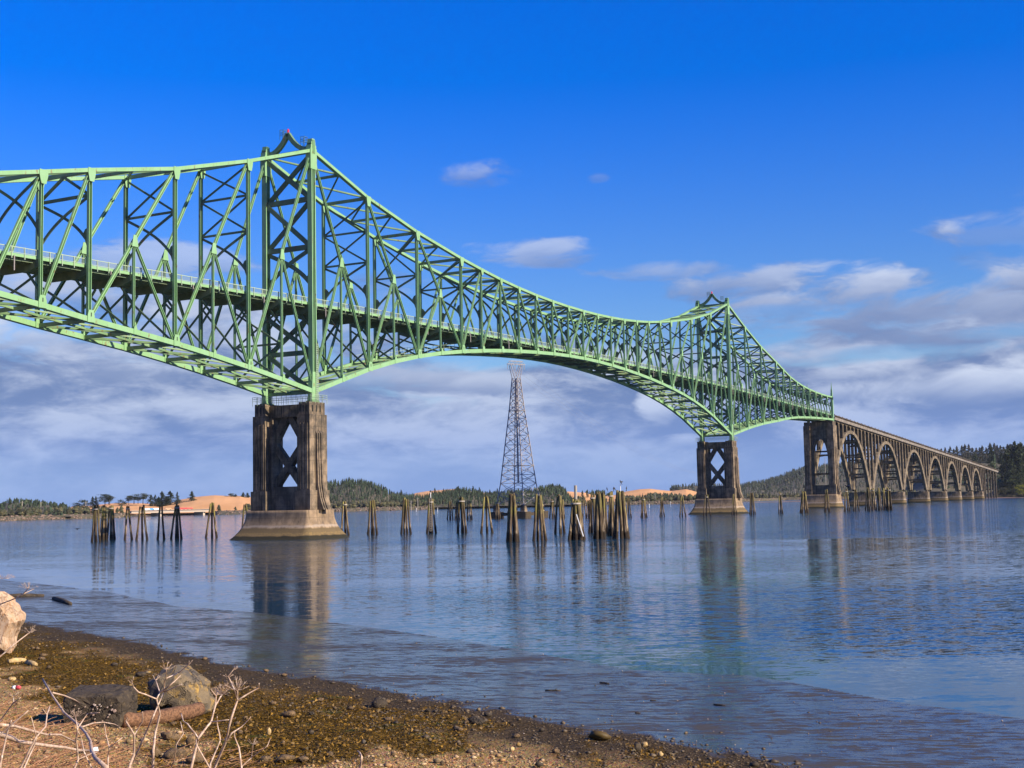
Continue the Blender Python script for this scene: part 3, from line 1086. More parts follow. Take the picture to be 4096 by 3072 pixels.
for i in (0, 26):
    x = i * P
    # ogee brace over the tower head
    mb = MB()
    prof = [(.4, 73.9), (1.2, 73.75), (2.2, 74.0), (3.2, 74.65), (4.1, 75.5), (4.8, 76.4), (W / 2, 77.3)]
    for s in (0, 1):
        q = [((yy if s == 0 else W - yy), zz) for yy, zz in prof]
        for a, b in zip(q[:-1], q[1:]):
            mb.bar((x, a[0], a[1]), (x, b[0], b[1]), .72, .85, (1, 0, 0))
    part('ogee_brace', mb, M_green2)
    o = part('beacon', MB().tube([(x, W / 2, 77.3), (x, W / 2, 77.5), (x, W / 2, 77.52), (x, W / 2, 78.15), (x, W / 2, 78.3)], [.10, .10, .2, .2, .08], 10), M_red, label='red aircraft warning lamp')
    for yy, zb in ((W / 2 + 1.2, 76.3), (1.7, 74.3)):
        mb = MB()
        for dx in (-.45, .45):
            for dy in (-.45, .45):
                mb.box(x + dx - .03, x + dx + .03, yy + dy - .03, yy + dy + .03, zb, zb + 1.9)
        for zz in (zb + .9, zb + 1.35, zb + 1.85):
            mb.box(x - .45, x + .45, yy - .48, yy - .44, zz - .03, zz + .03)
            mb.box(x - .45, x + .45, yy + .44, yy + .48, zz - .03, zz + .03)
            mb.box(x - .48, x - .44, yy - .43, yy + .43, zz - .03, zz + .03)
            mb.box(x + .44, x + .48, yy - .43, yy + .43, zz - .03, zz + .03)
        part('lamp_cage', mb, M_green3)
    for y in (0, W):
        mb = MB()
        for dx in (.18, .50, .82):
            mb.box(x + dx - .035, x + dx + .035, y - .72, y - .65, 25.6, 36.5)
        for k in range(27):
            mb.box(x + .15, x + .85, y - .70, y - .66, 25.8 + k * .4, 25.86 + k * .4)
        part('access_ladder', mb, M_rail)
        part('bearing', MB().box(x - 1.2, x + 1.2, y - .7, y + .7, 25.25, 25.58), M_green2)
    # small ladder at the tower shoulder
    mb = MB()
    for dy in (-.2, .2): mb.box(x + 1.35, x + 1.4, dy - .03, dy + .03, 68.8, 73.0)
    for k in range(10): mb.box(x + 1.35, x + 1.4, -.17, .17, 69 + k * .4, 69.05 + k * .4)
    part('access_ladder', mb, M_galv)
for (i0_, i1_) in ((3, 4), (4, 6), (21, 23)):
    mb = MB()
    for k in range(i0_ * 4, i1_ * 4 + 1):
        i_ = k / 4
        zz = float(np.interp(i_, range(I0, I1 + 1), [zl(q) for q in range(I0, I1 + 1)])) + .42
        mb.box(i_ * P - .03, i_ * P + .03, W - .9, W - .84, zz, zz + 1.5)
        mb.box(i_ * P - .028, i_ * P + .028, 1.9, 1.96, zz, zz + 1.3)
        if k < i1_ * 4:
            zn = float(np.interp(i_ + .25, range(I0, I1 + 1), [zl(q) for q in range(I0, I1 + 1)])) + .42
            for h_ in (.75, 1.45):
                mb.bar((i_ * P, W - .87, zz + h_), ((i_ + .25) * P, W - .87, zn + h_), .05, .05)
                mb.bar((i_ * P, 1.93, zz + h_ - .1), ((i_ + .25) * P, 1.93, zn + h_ - .1), .05, .05)
    part('inspection_walkway', mb, M_rail)
# end spires
for y in (0.0, W):
    x = 41 * P
    mb = MB()
    mb.box(x - .5, x + .5, y - .5, y + .5, 38.0, 49.0)
    for k, (hw, z0, z1) in enumerate(((.42, 49.004, 50.6), (.32, 50.604, 52.2))):
        mb.box(x - hw, x + hw, y - hw, y + hw, z0, z1)
    mb.loft([[(x - .22, y - .22, 52.2), (x + .22, y - .22, 52.2), (x + .22, y + .22, 52.2), (x - .22, y + .22, 52.2)], [(x - .04, y - .04, 55.4), (x + .04, y - .04, 55.4), (x + .04, y + .04, 55.4), (x - .04, y + .04, 55.4)]])
    part('end_spire', mb)

# ------------------------------------------------------------------ concrete piers
def rrect(x0, x1, y0, y1, z, r, n=4):
    pts = []
    for cx, cy, a0 in ((x1 - r, y1 - r, 0), (x0 + r, y1 - r, 90), (x0 + r, y0 + r, 180), (x1 - r, y0 + r, 270)):
        for k in range(n + 1):
            a = math.radians(a0 + 90 * k / n)
            pts.append((cx + r * math.cos(a), cy + r * math.sin(a), z))
    return pts


def pier_base(root, xc, hx_t, y0t, y1t, hx_b, y0b, y1b, zt, name='base', pw=2.4, mat=None):
    rings = []
    for k in range(13):
        t = k / 12            # 0 top .. 1 bottom
        e = t ** pw
        z = zt * (1 - t) - 1.4 * t
        rr = .5 + 2.0 * e
        rings.append(rrect(xc - hx_t - (hx_b - hx_t) * e, xc + hx_t + (hx_b - hx_t) * e, y0t + (y0b - y0t) * e, y1t + (y1b - y1t) * e, z, rr))
    o = MB().loft(rings[::-1]).build(name, mat or M_base, root, True)
    return o


def tower_pier(xc, label):
    root = empty('concrete_pier', (xc, W / 2, 0))
    tag(root, label, 'bridge pier', 'tower piers of the steel bridge')
    lx = 0.0
    c = W / 2

    def pp(name, mb, mat=M_pier, par=root):
        return mb.build(name, mat, par)
    pier_base(root, 0, 4.2, -1.8 - c, 12.7 - c, 9.8, -5.2 - c, 16.2 - c, 5.3)
    for s in (0, 1):
        def yy(a, b):   # outer-edge distance a..b measured inwards from the outside face
            return (a - c, b - c) if s == 0 else (c - b, c - a)
        y0, y1 = yy(-1.2, 1.7)
        mb = MB()
        mb.box(-2.7, 2.7, y0, y1, 8.9, 23.0)
        pp('pier_leg', mb)
        y0, y1 = yy(-.95, 1.5)
        pp('pier_cap', MB().box(-2.4, 2.4, y0, y1, 23.004, 25.3))
        y0, y1 = yy(-1.5, 2.0)
        pp('plinth', MB().box(-3.0, 3.0, y0, y1, 5.31, 8.896))
        # inner pilaster
        y0, y1 = yy(1.702, 2.5)
        pp('pilaster', MB().box(-1.5, 1.5, y0, y1, 5.31, 23.4))
        # raised ribs on the long faces
        for xs in (-1, 1):
            for k in range(3):
                ya, yb = yy(-.75 + k * .8, -.75 + k * .8 + .5)
                x0, x1 = (-2.82, -2.703) if xs < 0 else (2.703, 2.82)
                pp('face_rib', MB().box(x0, x1, ya, yb, 9.2, 21.4))
        for k in range(3):
            xs0 = -1.5 + k * 1.2
            ya, yb = yy(-1.07, -.954)
            pp('groove_shade_strip', MB().box(xs0 - .12, xs0 + .12, ya, yb, 23.5, 24.7), M_hole)  # raised black strip, painted shade in place of a cut groove
            if s == 0 or True:
                xa, xb = -2.41, -2.404
                y2, y3 = yy(-.5 + k * .8, -.5 + k * .8 + .2)
                pp('groove_shade_strip', MB().box(xa, xb, y2, y3, 23.5, 24.7), M_hole)
        # curved buttress on the outside face
        prof = [(-1.203, 20.0), (-1.55, 19.4), (-1.6, 14.0), (-1.75, 10.0), (-2.15, 7.6), (-2.6, 6.2), (-3.0, 5.32), (-1.203, 5.32)]
        for x0, x1, sh in ((-.9, -.55, 0), (-.45, -.1, .12), (0.0, 1.3, .3)):
            q = [((a - sh * (a < -1.21)) - c, z) if s == 0 else (c - (a - sh * (a < -1.21)), z) for a, z in prof]
            pp('buttress', MB().extrude(q, 0, x0, x1))
    # cross beam and X bracing
    pp('cross_beam', MB().box(-1.2, 1.2, 1.704 - c, W - 1.704 - c, 22.7, 25.0))
    pp('cross_wall', MB().box(-1.3, 1.3, 2.504 - c, W - 2.504 - c, 5.31, 9.7))
    for s in (1, -1):
        pp('cross_brace', MB().bar((0, .3 * s, 23.0), (0, 3.3 * s, 18.3), 1.38 + .03 * s, 1.25, (1, 0, 0)))
        pp('cross_brace', MB().bar((0, -3.3 * s, 17.6), (0, 3.3 * s, 9.6), 1.30 - .03 * s, 1.25, (1, 0, 0)))
    # railing round the top
    mb = MB()
    ys = np.linspace(-1.4 - c, W + 1.4 - c, 13)
    for xs in (-2.5, 2.5):
        for y in ys:
            mb.box(xs - .03, xs + .03, y - .03, y + .03, 25.0, 26.7)
        for zz in (25.9, 26.3, 26.66):
            mb.box(xs - .028, xs + .028, ys[0] + .03, ys[-1] - .03, zz - .025, zz + .025)
    for y in (ys[0], ys[-1]):
        for xx in (-1.2, 0, 1.2): mb.box(xx - .03, xx + .03, y - .03, y + .03, 25.0, 26.7)
        for zz in (25.9, 26.3, 26.66): mb.box(-2.47, 2.47, y - .026, y + .026, zz - .025, zz + .025)
    mb.build('top_railing', M_rail, root)
    return root


tower_pier(0.0, 'massive brown stained concrete pier with flared foot, nearest to the shore')
tower_pier(26 * P, 'mid-bay concrete pier with diamond openings under the second green tower')


def arch_wall(mb, x0, x1, yl, yr, zs, za, zt, n=10):
    """pointed arch between yl and yr: fills from the arch curve up to zt"""
    c = (yl + yr) / 2
    h = (yr - yl) / 2
    for s in (-1, 1):
        pts = []
        for k in range(n + 1):
            t = k / n
            y = h * math.cos(t * math.pi / 2) ** .8
            z = zs + (za - zs) * math.sin(t * math.pi / 2) ** .9
            pts.append((c + s * y, z))
        for a, b in zip(pts[:-1], pts[1:]):
            if abs(a[0] - b[0]) < 1e-5: continue
            mb.hexa([(x0, a[0], a[1]), (x1, a[0], a[1]), (x1, b[0], b[1]), (x0, b[0], b[1]), (x0, a[0], zt), (x1, a[0], zt), (x1, b[0], zt), (x0, b[0], zt)])


def end_pier(xc):
    root = empty('concrete_pier', (xc, W / 2, 0))
    tag(root, 'tall dark concrete pier with a pointed gothic arch where green truss meets arch viaduct', 'bridge pier')
    c = W / 2
    pier_base(root, 0, 4.0, -1.9 - c, 12.8 - c, 7.8, -3.8 - c, 14.8 - c, 5.9)
    for s in (0, 1):
        def yy(a, b): return (a - c, b - c) if s == 0 else (c - b, c - a)
        y0, y1 = yy(-1.25, 1.65)
        MB().box(-3.0, 3.0, y0, y1, 5.92, 36.2).build('pier_leg', M_pier, root)
        y0, y1 = yy(-.95, 1.6)
        MB().box(-2.7, 2.7, y0, y1, 36.204, 37.9).build('pier_cap', M_pier, root)
        y0, y1 = yy(-1.5, 1.62)
        MB().box(-3.25, 3.25, y0, y1, 5.93, 10.3).build('plinth', M_pier, root)
        for k in range(2):
            ya, yb = yy(-.7 + k * 1.25, .1 + k * 1.25)
            m_ = (ya + yb) / 2
            for x0, x1 in ((-3.2, -3.004), (3.004, 3.2)):
                MB().extrude([(ya, 10.31), (yb, 10.31), (yb, 24.6), (m_, 25.4), (ya, 24.6)], 0, x0, x1).build('face_rib', M_pier, root)
        prof = [(-1.253, 27.0), (-1.6, 26.2), (-1.65, 14.0), (-1.85, 10.0), (-2.3, 7.5), (-2.9, 5.95), (-1.253, 5.95)]
        for x0, x1 in ((-1.5, -.5), (.5, 1.5)):
            q = [(a - c, z) if s == 0 else (c - a, z) for a, z in prof]
            MB().extrude(q, 0, x0, x1).build('buttress', M_pier, root)
    mb = MB()
    arch_wall(mb, -2.2, 2.2, 1.654 - c, W - 1.654 - c, 17.5, 30.3, 37.7)
    mb.build('arch_wall', M_pier, root)
    MB().box(-2.2, 2.2, 1.654 - c, W - 1.654 - c, 5.93, 10.0).build('cross_wall', M_pier, root)


end_pier(379.5)

# ------------------------------------------------------------------ concrete arch viaduct
via = empty('arch_viaduct', (0, 0, 0))
tag(via, 'receding concrete deck-arch viaduct stepping down to the wooded right shore', 'viaduct')


def zrail(x): return 40.85 - .0392 * (x - 388)


def zvd(x): return zrail(x) - 1.15           # top of the deck


XE = 872.0
crowns = [(412.6, 39.8, 34.5), (488.6, 35.6, 31.7), (558.3, 33.0, 29.1), (620.2, 27.2, 26.8), (676.2, 24.3, 24.5), (726.0, 25.0, 22.7), (770.8, 23.0, 21.1)]
supp = [379.5] + [(crowns[k][0] + crowns[k][1] + crowns[k + 1][0] - crowns[k + 1][1]) / 2 for k in range(6)] + [794.5]
crowns = [((supp[k] + supp[k + 1]) / 2 * .5 + crowns[k][0] * .5, (supp[k + 1] - supp[k]) / 2 - 1.0, crowns[k][2]) for k in range(7)]
CSP = 7.1
for k, (xc, h, zc) in enumerate(crowns):
    zs = 7.6 - .25 * k
    for y0 in (.1, W - 1.5):
        n = 20
        top, bot = [], []
        for q in range(n + 1):
            a = math.pi * q / n
            x = -math.cos(a)
            zz = zs + (zc - zs) * (1 - abs(x) ** 2.15) if True else 0
            top.append((xc + x * (h + .9), zz + .72))
            bot.append((xc + x * (h - 2.3), zz - .72 if 0 < q < n else zs - .1))
        mb = MB()
        for q in range(n):
            mb.hexa([(bot[q][0], y0, bot[q][1]), (bot[q + 1][0], y0, bot[q + 1][1]), (bot[q + 1][0], y0 + 1.4, bot[q + 1][1]), (bot[q][0], y0 + 1.4, bot[q][1]),
                     (top[q][0], y0, top[q][1]), (top[q + 1][0], y0, top[q + 1][1]), (top[q + 1][0], y0 + 1.4, top[q + 1][1]), (top[q][0], y0 + 1.4, top[q][1])])
        mb.build('arch_rib', M_rib, via)
    for t in (-.86, -.66, -.42, .42, .66, .86):
        x = xc + t * h
        zz = zs + (zc - zs) * (1 - abs(t) ** 2.15)
        mb = MB()
        pts = [(1.504 + (W - 3.008) * j / 8, zz - .15 - .35 * (abs(j - 4) / 4) ** 2) for j in range(9)]
        for (ya, za), (yb, zb) in zip(pts[:-1], pts[1:]):
            mb.hexa([(x - .6, ya, za - .25), (x + .6, ya, za - .25), (x + .6, yb, zb - .25), (x - .6, yb, zb - .25), (x - .6, ya, zz + .35), (x + .6, ya, zz + .35), (x + .6, yb, zz + .35), (x - .6, yb, zz + .35)])
        mb.build('arch_cross_strut', M_rib, via)
nc = int((XE - 383) / CSP)
cols_x = [385.8 + CSP * j for j in range(nc + 1)]
cols_x = [x for x in cols_x if x < 806] + [812, 826, 840, 854, 866]
for x in cols_x:
    zt = zvd(x) - 1.35
    zb = None
    for k, (xc, h, zc) in enumerate(crowns):
        t = (x - xc) / h
        if abs(t) < 1:
            zs = 7.6 - .25 * k
            zb = zs + (zc - zs) * (1 - abs(t) ** 2.15) + .5
    if zb is None: zb = 5.5 if x < 800 else .2
    if zt - zb < .35: continue
    wd = .78 if min(abs(x - q) for q in supp) > 5 else .95
    for y0 in (.25, W - 1.2):
        MB().box(x - wd, x + wd, y0, y0 + .95, zb, zt).build('spandrel_column', M_arch, via)
    if zt - zb > 7.5:
        for q in range(1, int((zt - zb) / 7.0) + 1):
            zz = zb + (zt - zb) * q / (int((zt - zb) / 7.0) + 1)
            MB().box(x - .34, x + .34, 1.204, W - 1.204, zz - .35, zz + .35).build('column_tie', M_arch, via)
    mb = MB()
    arch_wall(mb, x - .36, x + .36, 1.204, W - 1.204, zt - 1.6, zt - .5, zt - .004, 6)
    mb.build('column_tie', M_arch, via)
# curved brackets between the columns, deck, rail
mb_all = []
for a, b in zip(cols_x[:-1], cols_x[1:]):
    n = 8
    mb = MB()
    for q in range(n):
        t0, t1 = q / n, (q + 1) / n
        xa = a + .3 + (b - a - .6) * t0; xb = a + .3 + (b - a - .6) * t1
        rise = 1.35 if b - a < 9 else 1.7
        z0 = zvd(xa) - 2.9 + rise * math.sin(math.pi * t0) ** .55; z1 = zvd(xb) - 2.9 + rise * math.sin(math.pi * t1) ** .55
        if t0 == 0: z0 = zvd(xa) - 2.9
        for ya, yb in ((.3, 1.0), (W - 1.0, W - .3)):
            mb.hexa([(xa, ya, z0), (xb, ya, z1), (xb, yb, z1), (xa, yb, z0), (xa, ya, zvd(xa) - 1.1), (xb, ya, zvd(xb) - 1.1), (xb, yb, zvd(xb) - 1.1), (xa, yb, zvd(xa) - 1.1)])
    mb.build('spandrel_arch', M_arch, via)
x = 382.2
while x < XE:
    x2 = min(x + 14.2, XE)
    MB().hexa([(x + .01, -.55, zvd(x) - 1.096), (x2 - .01, -.55, zvd(x2) - 1.096), (x2 - .01, W + .55, zvd(x2) - 1.096), (x + .01, W + .55, zvd(x) - 1.096),
               (x + .01, -.9, zvd(x)), (x2 - .01, -.9, zvd(x2)), (x2 - .01, W + .9, zvd(x2)), (x + .01, W + .9, zvd(x))]).build('deck_slab', M_deckc, via)
    for y0 in (-.8, W + .5):
        mb = MB()
        n = max(1, int((x2 - x) / 1.2))
        for q in range(n):
            xa = x + (x2 - x) * q / n
            mb.box(xa, xa + .32, y0, y0 + .28, zvd(xa) + .002, zvd(xa) + 1.02 + (.35 if q % 6 == 0 else 0))
        mb.bar((x, y0 + .14, zvd(x) + .92), (x2, y0 + .14, zvd(x2) + .92), .22, .2)
        mb.build('balustrade', M_arch, via)
    x = x2
for k, xs in enumerate(supp[1:]):
    pier_base(via, xs, 2.5, -.4, W + .4, 4.6 - .1 * k, -1.4, W + 1.4, 6.6 - .2 * k, 'pier_base', 2.2, M_pier)
for xq in (531, 470):
    MB().tube([(xq, W - .4, zvd(xq)), (xq, W - .4, zvd(xq) + 3.4)], .2, 6).build('lamp_stub', M_galv, via)
lp = empty('street_lamp', (858, -0.6, zvd(858)))
tag(lp, 'slim green lamp post at the shore end of the viaduct', 'lamp post')
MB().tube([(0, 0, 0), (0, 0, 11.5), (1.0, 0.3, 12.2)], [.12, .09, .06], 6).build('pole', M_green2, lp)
MB().box(.8, 1.9, .15, .45, 12.1, 12.3).build('lamp_head', M_galv, lp)

# ------------------------------------------------------------------ pile dolphins
def dolphin(u, vb, vt, wpx, n, label, topw=.2, band=True, sign=None, beams=False, group=None, seed=0):
    R = random.Random(seed * 131 + 5)
    topw = .40 if n >= 6 else (.26 if n > 3 else topw)
    D = dwl(u, vb)
    base = gnd(u, D)
    s = D / FPX
    H = max(3.5, (vb - vt) * s)
    hw = wpx * s / 2
    pr = .20 if n <= 6 else .24
    root = empty('pile_dolphin', tuple(base))
    tag(root, label, 'pile dolphin', group or 'timber pile dolphins standing in the bay')
    ang = math.atan2(RH[1], RH[0])
    hw = max(hw - pr, .5) * 1.17
    for k in range(n):
        if n <= 4:
            lat = -hw + 2 * hw * k / max(n - 1, 1)
            dep = (.55 if k % 2 else -.35) * hw
        else:
            a = 2 * math.pi * k / (n - 1) if k else 0
            rr_ = hw if k else 0
            lat = rr_ * math.cos(a) if k else hw * .15
            dep = rr_ * .75 * math.sin(a)
            if k and k % 3 == 0: lat *= .8
        lat += R.uniform(-.12, .12) * hw
        tl = lat * topw + R.uniform(-.12, .12); td = dep * topw + R.uniform(-.1, .1)
        bx, by = lat * RH[0] + dep * FH[0], lat * RH[1] + dep * FH[1]
        tx, ty = tl * RH[0] + td * FH[0], tl * RH[1] + td * FH[1]
        hh = H * R.uniform(.93, 1.0)
        pts, rad = [], []
        for q in range(6):
            t = q / 5
            wob_ = .06 * math.sin(t * 5 + k)
            pts.append((bx + (tx - bx) * t + wob_, by + (ty - by) * t, -1.5 + (hh + 1.5) * t))
            rad.append(pr * (1.12 - .28 * t) * (1.18 if t < .35 else 1.0) * R.uniform(.95, 1.05))
        MB().tube(pts, rad, 8).build('pile', M_wood, root, True)
    if band:
        rb = hw * topw + pr * 1.6
        ring = [(rb * math.cos(a), rb * math.sin(a) * .9) for a in [2 * math.pi * q / 10 for q in range(10)]]
        zb = H * .86
        MB().loft([[(x, y, zb) for x, y in ring], [(x * .96, y * .96, zb + .22) for x, y in ring]]).build('cable_band', M_cap, root)
    if beams:
        for zq in (1.6, 2.6):
            MB().bar((-hw * .9 * RH[0], -hw * .9 * RH[1], zq), (hw * .9 * RH[0], hw * .9 * RH[1], zq), .2, .25, (0, 0, 1)).build('cross_beam', M_wood, root)
    if sign == 'post':
        MB().tube([(0, 0, H * .85), (0, 0, H + 2.0)], .24, 8).build('tall_post', M_cap, root)
        MB().bar((-.5 * FH[0] - hw * .8 * 0, -.5 * FH[1] - hw * 0.9, 0.6), (-.9 * FH[0] * hw, -.9 * FH[1] * hw, H * .62), .14, .06, tuple([RH[0], RH[1], 0])).build('tide_board', M_white, root)
    if sign == 'lamp':
        MB().tube([(0, 0, H * .9), (0, 0, H + 1.2)], .07, 6).build('lamp_post', M_white, root)
        MB().tube([(0, 0, H + 1.1), (0, 0, H + 1.45)], [.22, .14], 8).build('lantern', M_dark, root)
        mb = MB()
        for dx in (-.2, .2): mb.bar(((dx) * RH[0] - hw * FH[0], dx * RH[1] - hw * FH[1], .5), (dx * RH[0] - .3 * FH[0], dx * RH[1] - .3 * FH[1], H), .07, .07)
        for q in range(14):
            t = q / 14
            cxx, cyy = -hw * FH[0] * (1 - t) - .3 * FH[0] * t, -hw * FH[1] * (1 - t) - .3 * FH[1] * t
            mb.bar((cxx - .2 * RH[0], cyy - .2 * RH[1], .5 + (H - .5) * t), (cxx + .2 * RH[0], cyy + .2 * RH[1], .5 + (H - .5) * t), .06, .06)
        mb.build('ladder', M_cap, root)
    if sign == 'perch':
        MB().tube([(0.1, 0, H * .9), (0.1, 0, H + 1.0)], .06, 6).build('perch_post', M_white, root)
    return root, base, H


k1 = 900 / 2212
k2 = 800 / 2212
k3 = 500 / 1885
DL = []


def dl(x0, y0, k, xa, xb, yt, yb, n, label, **kw):
    DL.append((x0 + (xa + xb) / 2 * k, y0 + yb * k, y0 + yt * k, (xb - xa) * k, n, label, kw))


dl(0, 1900, k1, 898, 985, 290, 655, 4, 'mossy pile group at the left end of the thick cluster at far left')
dl(0, 1900, k1, 985, 1060, 292, 640, 5, 'dark middle group of the thick pile cluster at the far left')
dl(0, 1900, k1, 1050, 1137, 285, 632, 4, 'pale topped pile group on the right side of the thick cluster at far left', band=True)
dl(0, 1900, k1, 1218, 1302, 290, 635, 2, 'pair of mossy piles just right of the thick left cluster')
dl(0, 1900, k1, 1335, 1458, 290, 637, 3, 'three spread piles with a white band, in front of the white road bridge')
dl(0, 1900, k1, 1545, 1618, 292, 632, 2, 'slim two-pile dolphin in front of the middle of the white road bridge')
dl(0, 1900, k1, 1678, 1800, 280, 628, 5, 'five-pile dolphin in front of the right part of the white road bridge')
dl(0, 1900, k1, 2022, 2140, 268, 614, 3, 'three-pile dolphin in front of the bare sand dune, last before the big pier')
DL.append((982, 2140, 2012, 40, 2, 'pile pair half hidden behind the left edge of the big near pier', {}))
dl(1300, 1900, k2, 165, 275, 280, 665, 3, 'three-legged dolphin touching the right edge of the big near pier')
dl(1300, 1900, k2, 465, 578, 265, 655, 4, 'four-pile dolphin second to the right of the big near pier')
dl(1300, 1900, k2, 832, 950, 245, 648, 4, 'narrow topped dolphin between the near pier and the ladder dolphin')
dl(1300, 1900, k2, 1110, 1228, 250, 643, 4, 'dolphin with a ladder down its face and a small light on top', sign='lamp')
dl(1300, 1900, k2, 1342, 1418, 290, 492, 5, 'small far dolphin with open cross beams, left of three at the pylon', beams=True)
dl(1300, 1900, k2, 1430, 1490, 290, 497, 4, 'small far dolphin mostly hidden behind a closer six-pile one')
dl(1300, 1900, k2, 1445, 1572, 240, 640, 6, 'six-pile dolphin standing in front of the small far dolphins')
dl(1300, 1900, k2, 1560, 1628, 285, 495, 6, 'small stout far dolphin on the right of the small far group')
dl(1300, 1900, k2, 1708, 1858, 220, 640, 3, 'wide three-legged dolphin left of the power pylon footing')
dl(1300, 1900, k2, 1868, 1940, 285, 490, 6, 'small dolphin built against the left end of the pylon footing', beams=True)
dl(1300, 1900, k2, 1985, 2160, 200, 735, 7, 'large dolphin with pale cap timbers standing before the power pylon')
dl(2100, 1900, k2, 80, 232, 195, 725, 4, 'leaning four-pile dolphin just right of the pylon footing')
dl(2100, 1900, k2, 262, 335, 265, 478, 5, 'far small dolphin on the left behind a closer mossy five-pile one')
dl(2100, 1900, k2, 316, 445, 210, 645, 5, 'mossy five-pile dolphin between the pylon and the tall-post dolphin')
dl(2100, 1900, k2, 385, 440, 268, 478, 4, 'far small dolphin peeking out right behind the mossy five-pile one')
dl(2100, 1900, k2, 468, 655, 258, 718, 8, 'thick dolphin with a tall post on top and a white board on its face', sign='post')
dl(2100, 1900, k2, 632, 672, 268, 468, 2, 'thin far pile pair in front of the pale dune')
dl(2100, 1900, k2, 672, 738, 270, 478, 4, 'far four-pile dolphin right of the thin pair, half behind closer piles')
dl(2100, 1900, k2, 692, 800, 200, 640, 4, 'left rear group of the crowded central pile cluster')
dl(2100, 1900, k2, 742, 880, 182, 705, 7, 'tall front group of the crowded central pile cluster')
dl(2100, 1900, k2, 800, 905, 190, 650, 6, 'middle rear group of the crowded central cluster')
dl(2100, 1900, k2, 898, 1000, 170, 672, 5, 'dark upright group crowned by birds, left of the perch cluster')
dl(2100, 1900, k2, 968, 1142, 165, 700, 9, 'broad nine-pile cluster carrying a white perch post with a bird', sign='perch')
dl(2100, 1900, k2, 1110, 1175, 248, 472, 3, 'small three-pile dolphin right behind the broad perch cluster')
dl(2100, 1900, k2, 1272, 1348, 245, 468, 4, 'small dolphin in front of the long pale dune')
dl(2100, 1900, k2, 1478, 1545, 232, 462, 3, 'small dolphin halfway between the perch cluster and the mid-bay pier')
dl(2100, 1900, k2, 1695, 1775, 235, 460, 3, 'small dolphin just left of the mid-bay pier foot')
dl(2100, 1900, k2, 1960, 2055, 215, 450, 3, 'three spread piles in front of the left side of the mid-bay pier foot')
dl(2600, 1950, k2, 895, 958, 65, 302, 3, 'narrow dolphin in front of the right side of the mid-bay pier foot')
dl(2600, 1950, k2, 1090, 1162, 55, 297, 4, 'dolphin beside the right edge of the mid-bay pier foot')
dl(2600, 1950, k2, 1410, 1467, 42, 290, 3, 'lone slim dolphin in open water between the mid-bay and gothic piers')
dl(2600, 1950, k2, 1645, 1757, 38, 281, 7, 'fan-shaped seven-pile dolphin at the left edge of the gothic pier foot')
dl(2600, 1950, k2, 1915, 1992, 15, 271, 4, 'pale dolphin standing in front of the middle of the gothic pier foot')
dl(3200, 1620, k3, 640, 748, 1260, 1605, 4, 'dolphin at the right edge of the gothic pier foot')
dl(3200, 1620, k3, 785, 890, 1262, 1597, 3, 'three-pile dolphin leaning left between gothic pier and right cluster')
dl(3200, 1620, k3, 968, 1085, 1240, 1593, 5, 'leftmost group of the right-hand pile cluster under the arches')
dl(3200, 1620, k3, 1062, 1140, 1245, 1582, 4, 'second group of the right-hand pile cluster under the arches')
dl(3200, 1620, k3, 1140, 1228, 1240, 1586, 5, 'third, pale group of the right-hand pile cluster under the arches')
dl(3200, 1620, k3, 1235, 1290, 1245, 1580, 3, 'thin fourth group of the right-hand pile cluster under the arches')
dl(3200, 1620, k3, 1285, 1388, 1240, 1583, 7, 'rightmost pile group under the arches with a bird on top')
DP = []
for k, (u, vb, vt, wpx, n, label, kw) in enumerate(DL):
    band = kw.pop('band', k % 3 == 0)
    DP.append(dolphin(u, vb, vt, wpx, n, label, band=band, seed=k, **kw))


# birds
def bird_mesh(spread, span=1.5):
    mb = MB()
    mb.tube([(-.38, 0, 0), (-.2, 0, .03), (0, 0, .05), (.22, 0, .06), (.36, 0, .12), (.46, 0, .12)], [.03, .09, .13, .1, .055, .01], 8)
    if spread:
        for s in (-1, 1):
            r0 = [(.16, s * .08, .08), (-.14, s * .08, .07), (-.14, s * .08, .05), (.16, s * .08, .05)]
            r1 = [(.14, s * span * .28, .24), (-.12, s * span * .28, .22), (-.12, s * span * .28, .20), (.14, s * span * .28, .21)]
            r2 = [(-.02, s * span * .5, .12 + .1 * (spread > 1)), (-.16, s * span * .5, .10 + .1 * (spread > 1)), (-.16, s * span * .5, .09 + .1 * (spread > 1)), (-.02, s * span * .5, .10 + .1 * (spread > 1))]
            mb.loft([r0, r1, r2])
    mb.extrude([(-.36, -.04), (-.36, .04), (-.62, .11), (-.62, -.11)], 2, -.02, .02)
    return mb


def bird(label, p, spread, scale, rz, sit=False):
    o = bird_mesh(spread).build('bird', M_dark)
    o.location = tuple(p)
    o.scale = (scale,) * 3
    o.rotation_euler = (0, -1.0 if sit else 0, rz)
    tag(o, label, 'bird')


bird('dark bird gliding low over the water at far left', at(310, 2117, 255), 1, 1.0, .3)
bird('dark bird with raised wings flying before the first concrete arch', at(3391, 1947, 300), 2, 1.9, .9)


def ontop(j, dx=0, dz=.25):
    r, b, H = DP[j]
    return (b[0] + dx * RH[0], b[1] + dx * RH[1], b[2] + H + dz)


